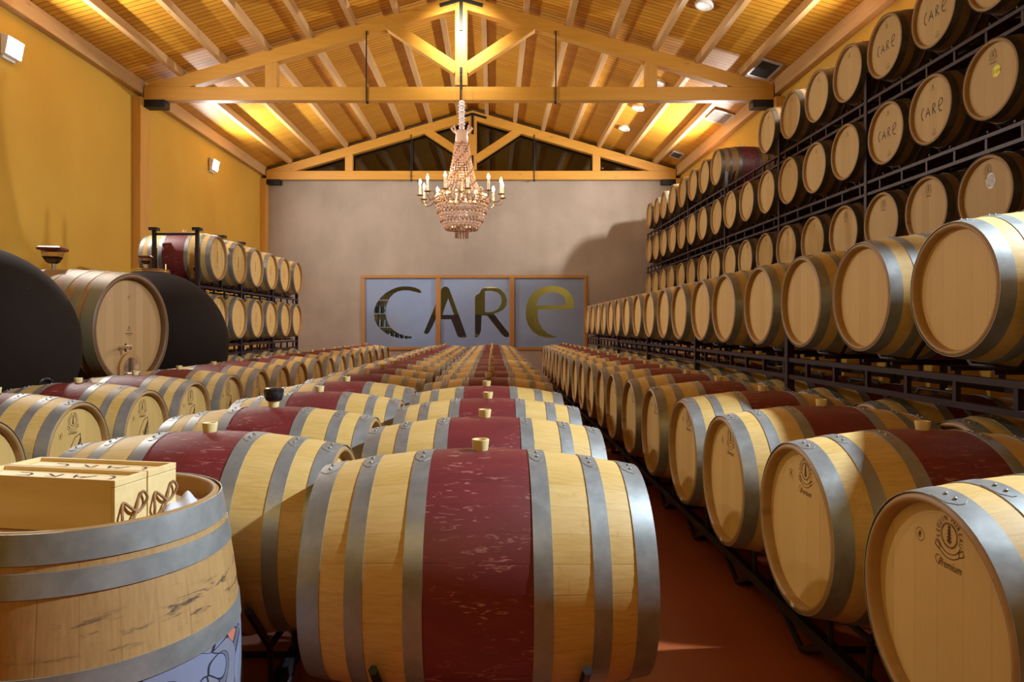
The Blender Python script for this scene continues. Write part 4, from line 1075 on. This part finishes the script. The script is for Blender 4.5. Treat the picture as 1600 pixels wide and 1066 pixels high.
for k in range(NA):
    a = 2*pi*(k+.35)/NA; ca, sa = cos(a), sin(a); z0 = zz(309)
    def P(r, z): return (r*ca, r*sa, z)
    R_ = .70
    b_ = MB(); b_.tube([P(.44, z0), P(.50, z0-.03), P(.57, z0-.10), P(.65, z0-.11), P(R_, z0-.05), P(R_, z0+.02)], .008, 6)
    b_.tube([P(.44, z0+.02), P(.47, z0+.09), P(.53, z0+.10), P(.56, z0+.05), P(.52, z0+.02)], .006, 6)
    arm = obj('candle_arm', b_, M['brass'], T)
    b_ = MB(); b_.lathe([(.012, z0), (.055, z0+.012), (.058, z0+.020), (.02, z0+.020), (.018, z0+.04), (0, z0+.04)], 16, origin=(R_*ca, R_*sa, 0)); obj('drip_pan', b_, M['brass'], arm)
    b_ = MB(); b_.lathe([(.019, z0+.02), (.019, z0+.19), (.010, z0+.195), (0, z0+.195)], 12, origin=(R_*ca, R_*sa, 0)); obj('candle', b_, M['candle'], arm)
    if k != 9:
        b_ = MB(); b_.lathe([(.006, z0+.195), (.022, z0+.22), (.021, z0+.245), (.006, z0+.285), (0, z0+.295)], 10, origin=(R_*ca, R_*sa, 0)); obj('flame_bulb', b_, M['flame'], arm)

# ------------------------------------------------------------------ room behind the lettered window
area('beyond_fill', (-1.5, 21.5, H+1.9), (-2.5, 18, H+.3), 80, (.50, .68, 1.0), 1.2)  # added unseen cool fill behind the frosted film
area('bottle_highlight_fill', (-5.2, 18.75, H+.5), (-2.9, 19.2, H+.3), 110, (.50, .70, 1.0), .12, 1.6)  # added light strip, only there to put highlights on the bottles
area('beyond_wall_fill', (2.6, 23.4, H+2.6), (2.2, 25, H+1.2), 60, (1, .9, .6), .8)  # added fill to brighten the olive wall seen through the letters
area('beyond_ceiling_fill', (0, 21.5, H+2.0), (0, 21.6, H+5), 10, (.8, .8, .9), 2.0)  # added dim fill on the ceiling beyond the gable glass
shelf = thing('bottle_shelf', 'steel shelf of bottles seen through the letter C', 'shelf', (-2.9, 19.2, 0), 0)
for zz_ in (.55, .93, 1.31, 1.69):
    b_ = MB(); b_.box(-.75, .75, -.15, .15, H-1.36+zz_-.025+.45, H-1.36+zz_+.45); obj('shelf_board', b_, M['vent'], shelf)
for xx in (-.77, .77):
    b_ = MB(); b_.box(xx-.02, xx+.02, -.15, .15, 0, 2.3); obj('side_frame', b_, M['vent'], shelf)
b_ = MB(); b_.lathe([(0, 0), (.037, 0), (.037, .19), (.030, .215), (.014, .24), (.014, .30), (.0, .30)], 14)
me_bot = b_.mesh('wine_bottle', M['bottle'], 40)
for zi in (.55, .93, 1.31):
    for k in range(11):
        o = put('wine_bottle', me_bot, None, (-2.9-.68+.136*k, 19.15, zi+.45)); tag(o, 'dark wine bottle on the shelf behind the letter C', 'bottle', 'bottles on the shelf behind the window')
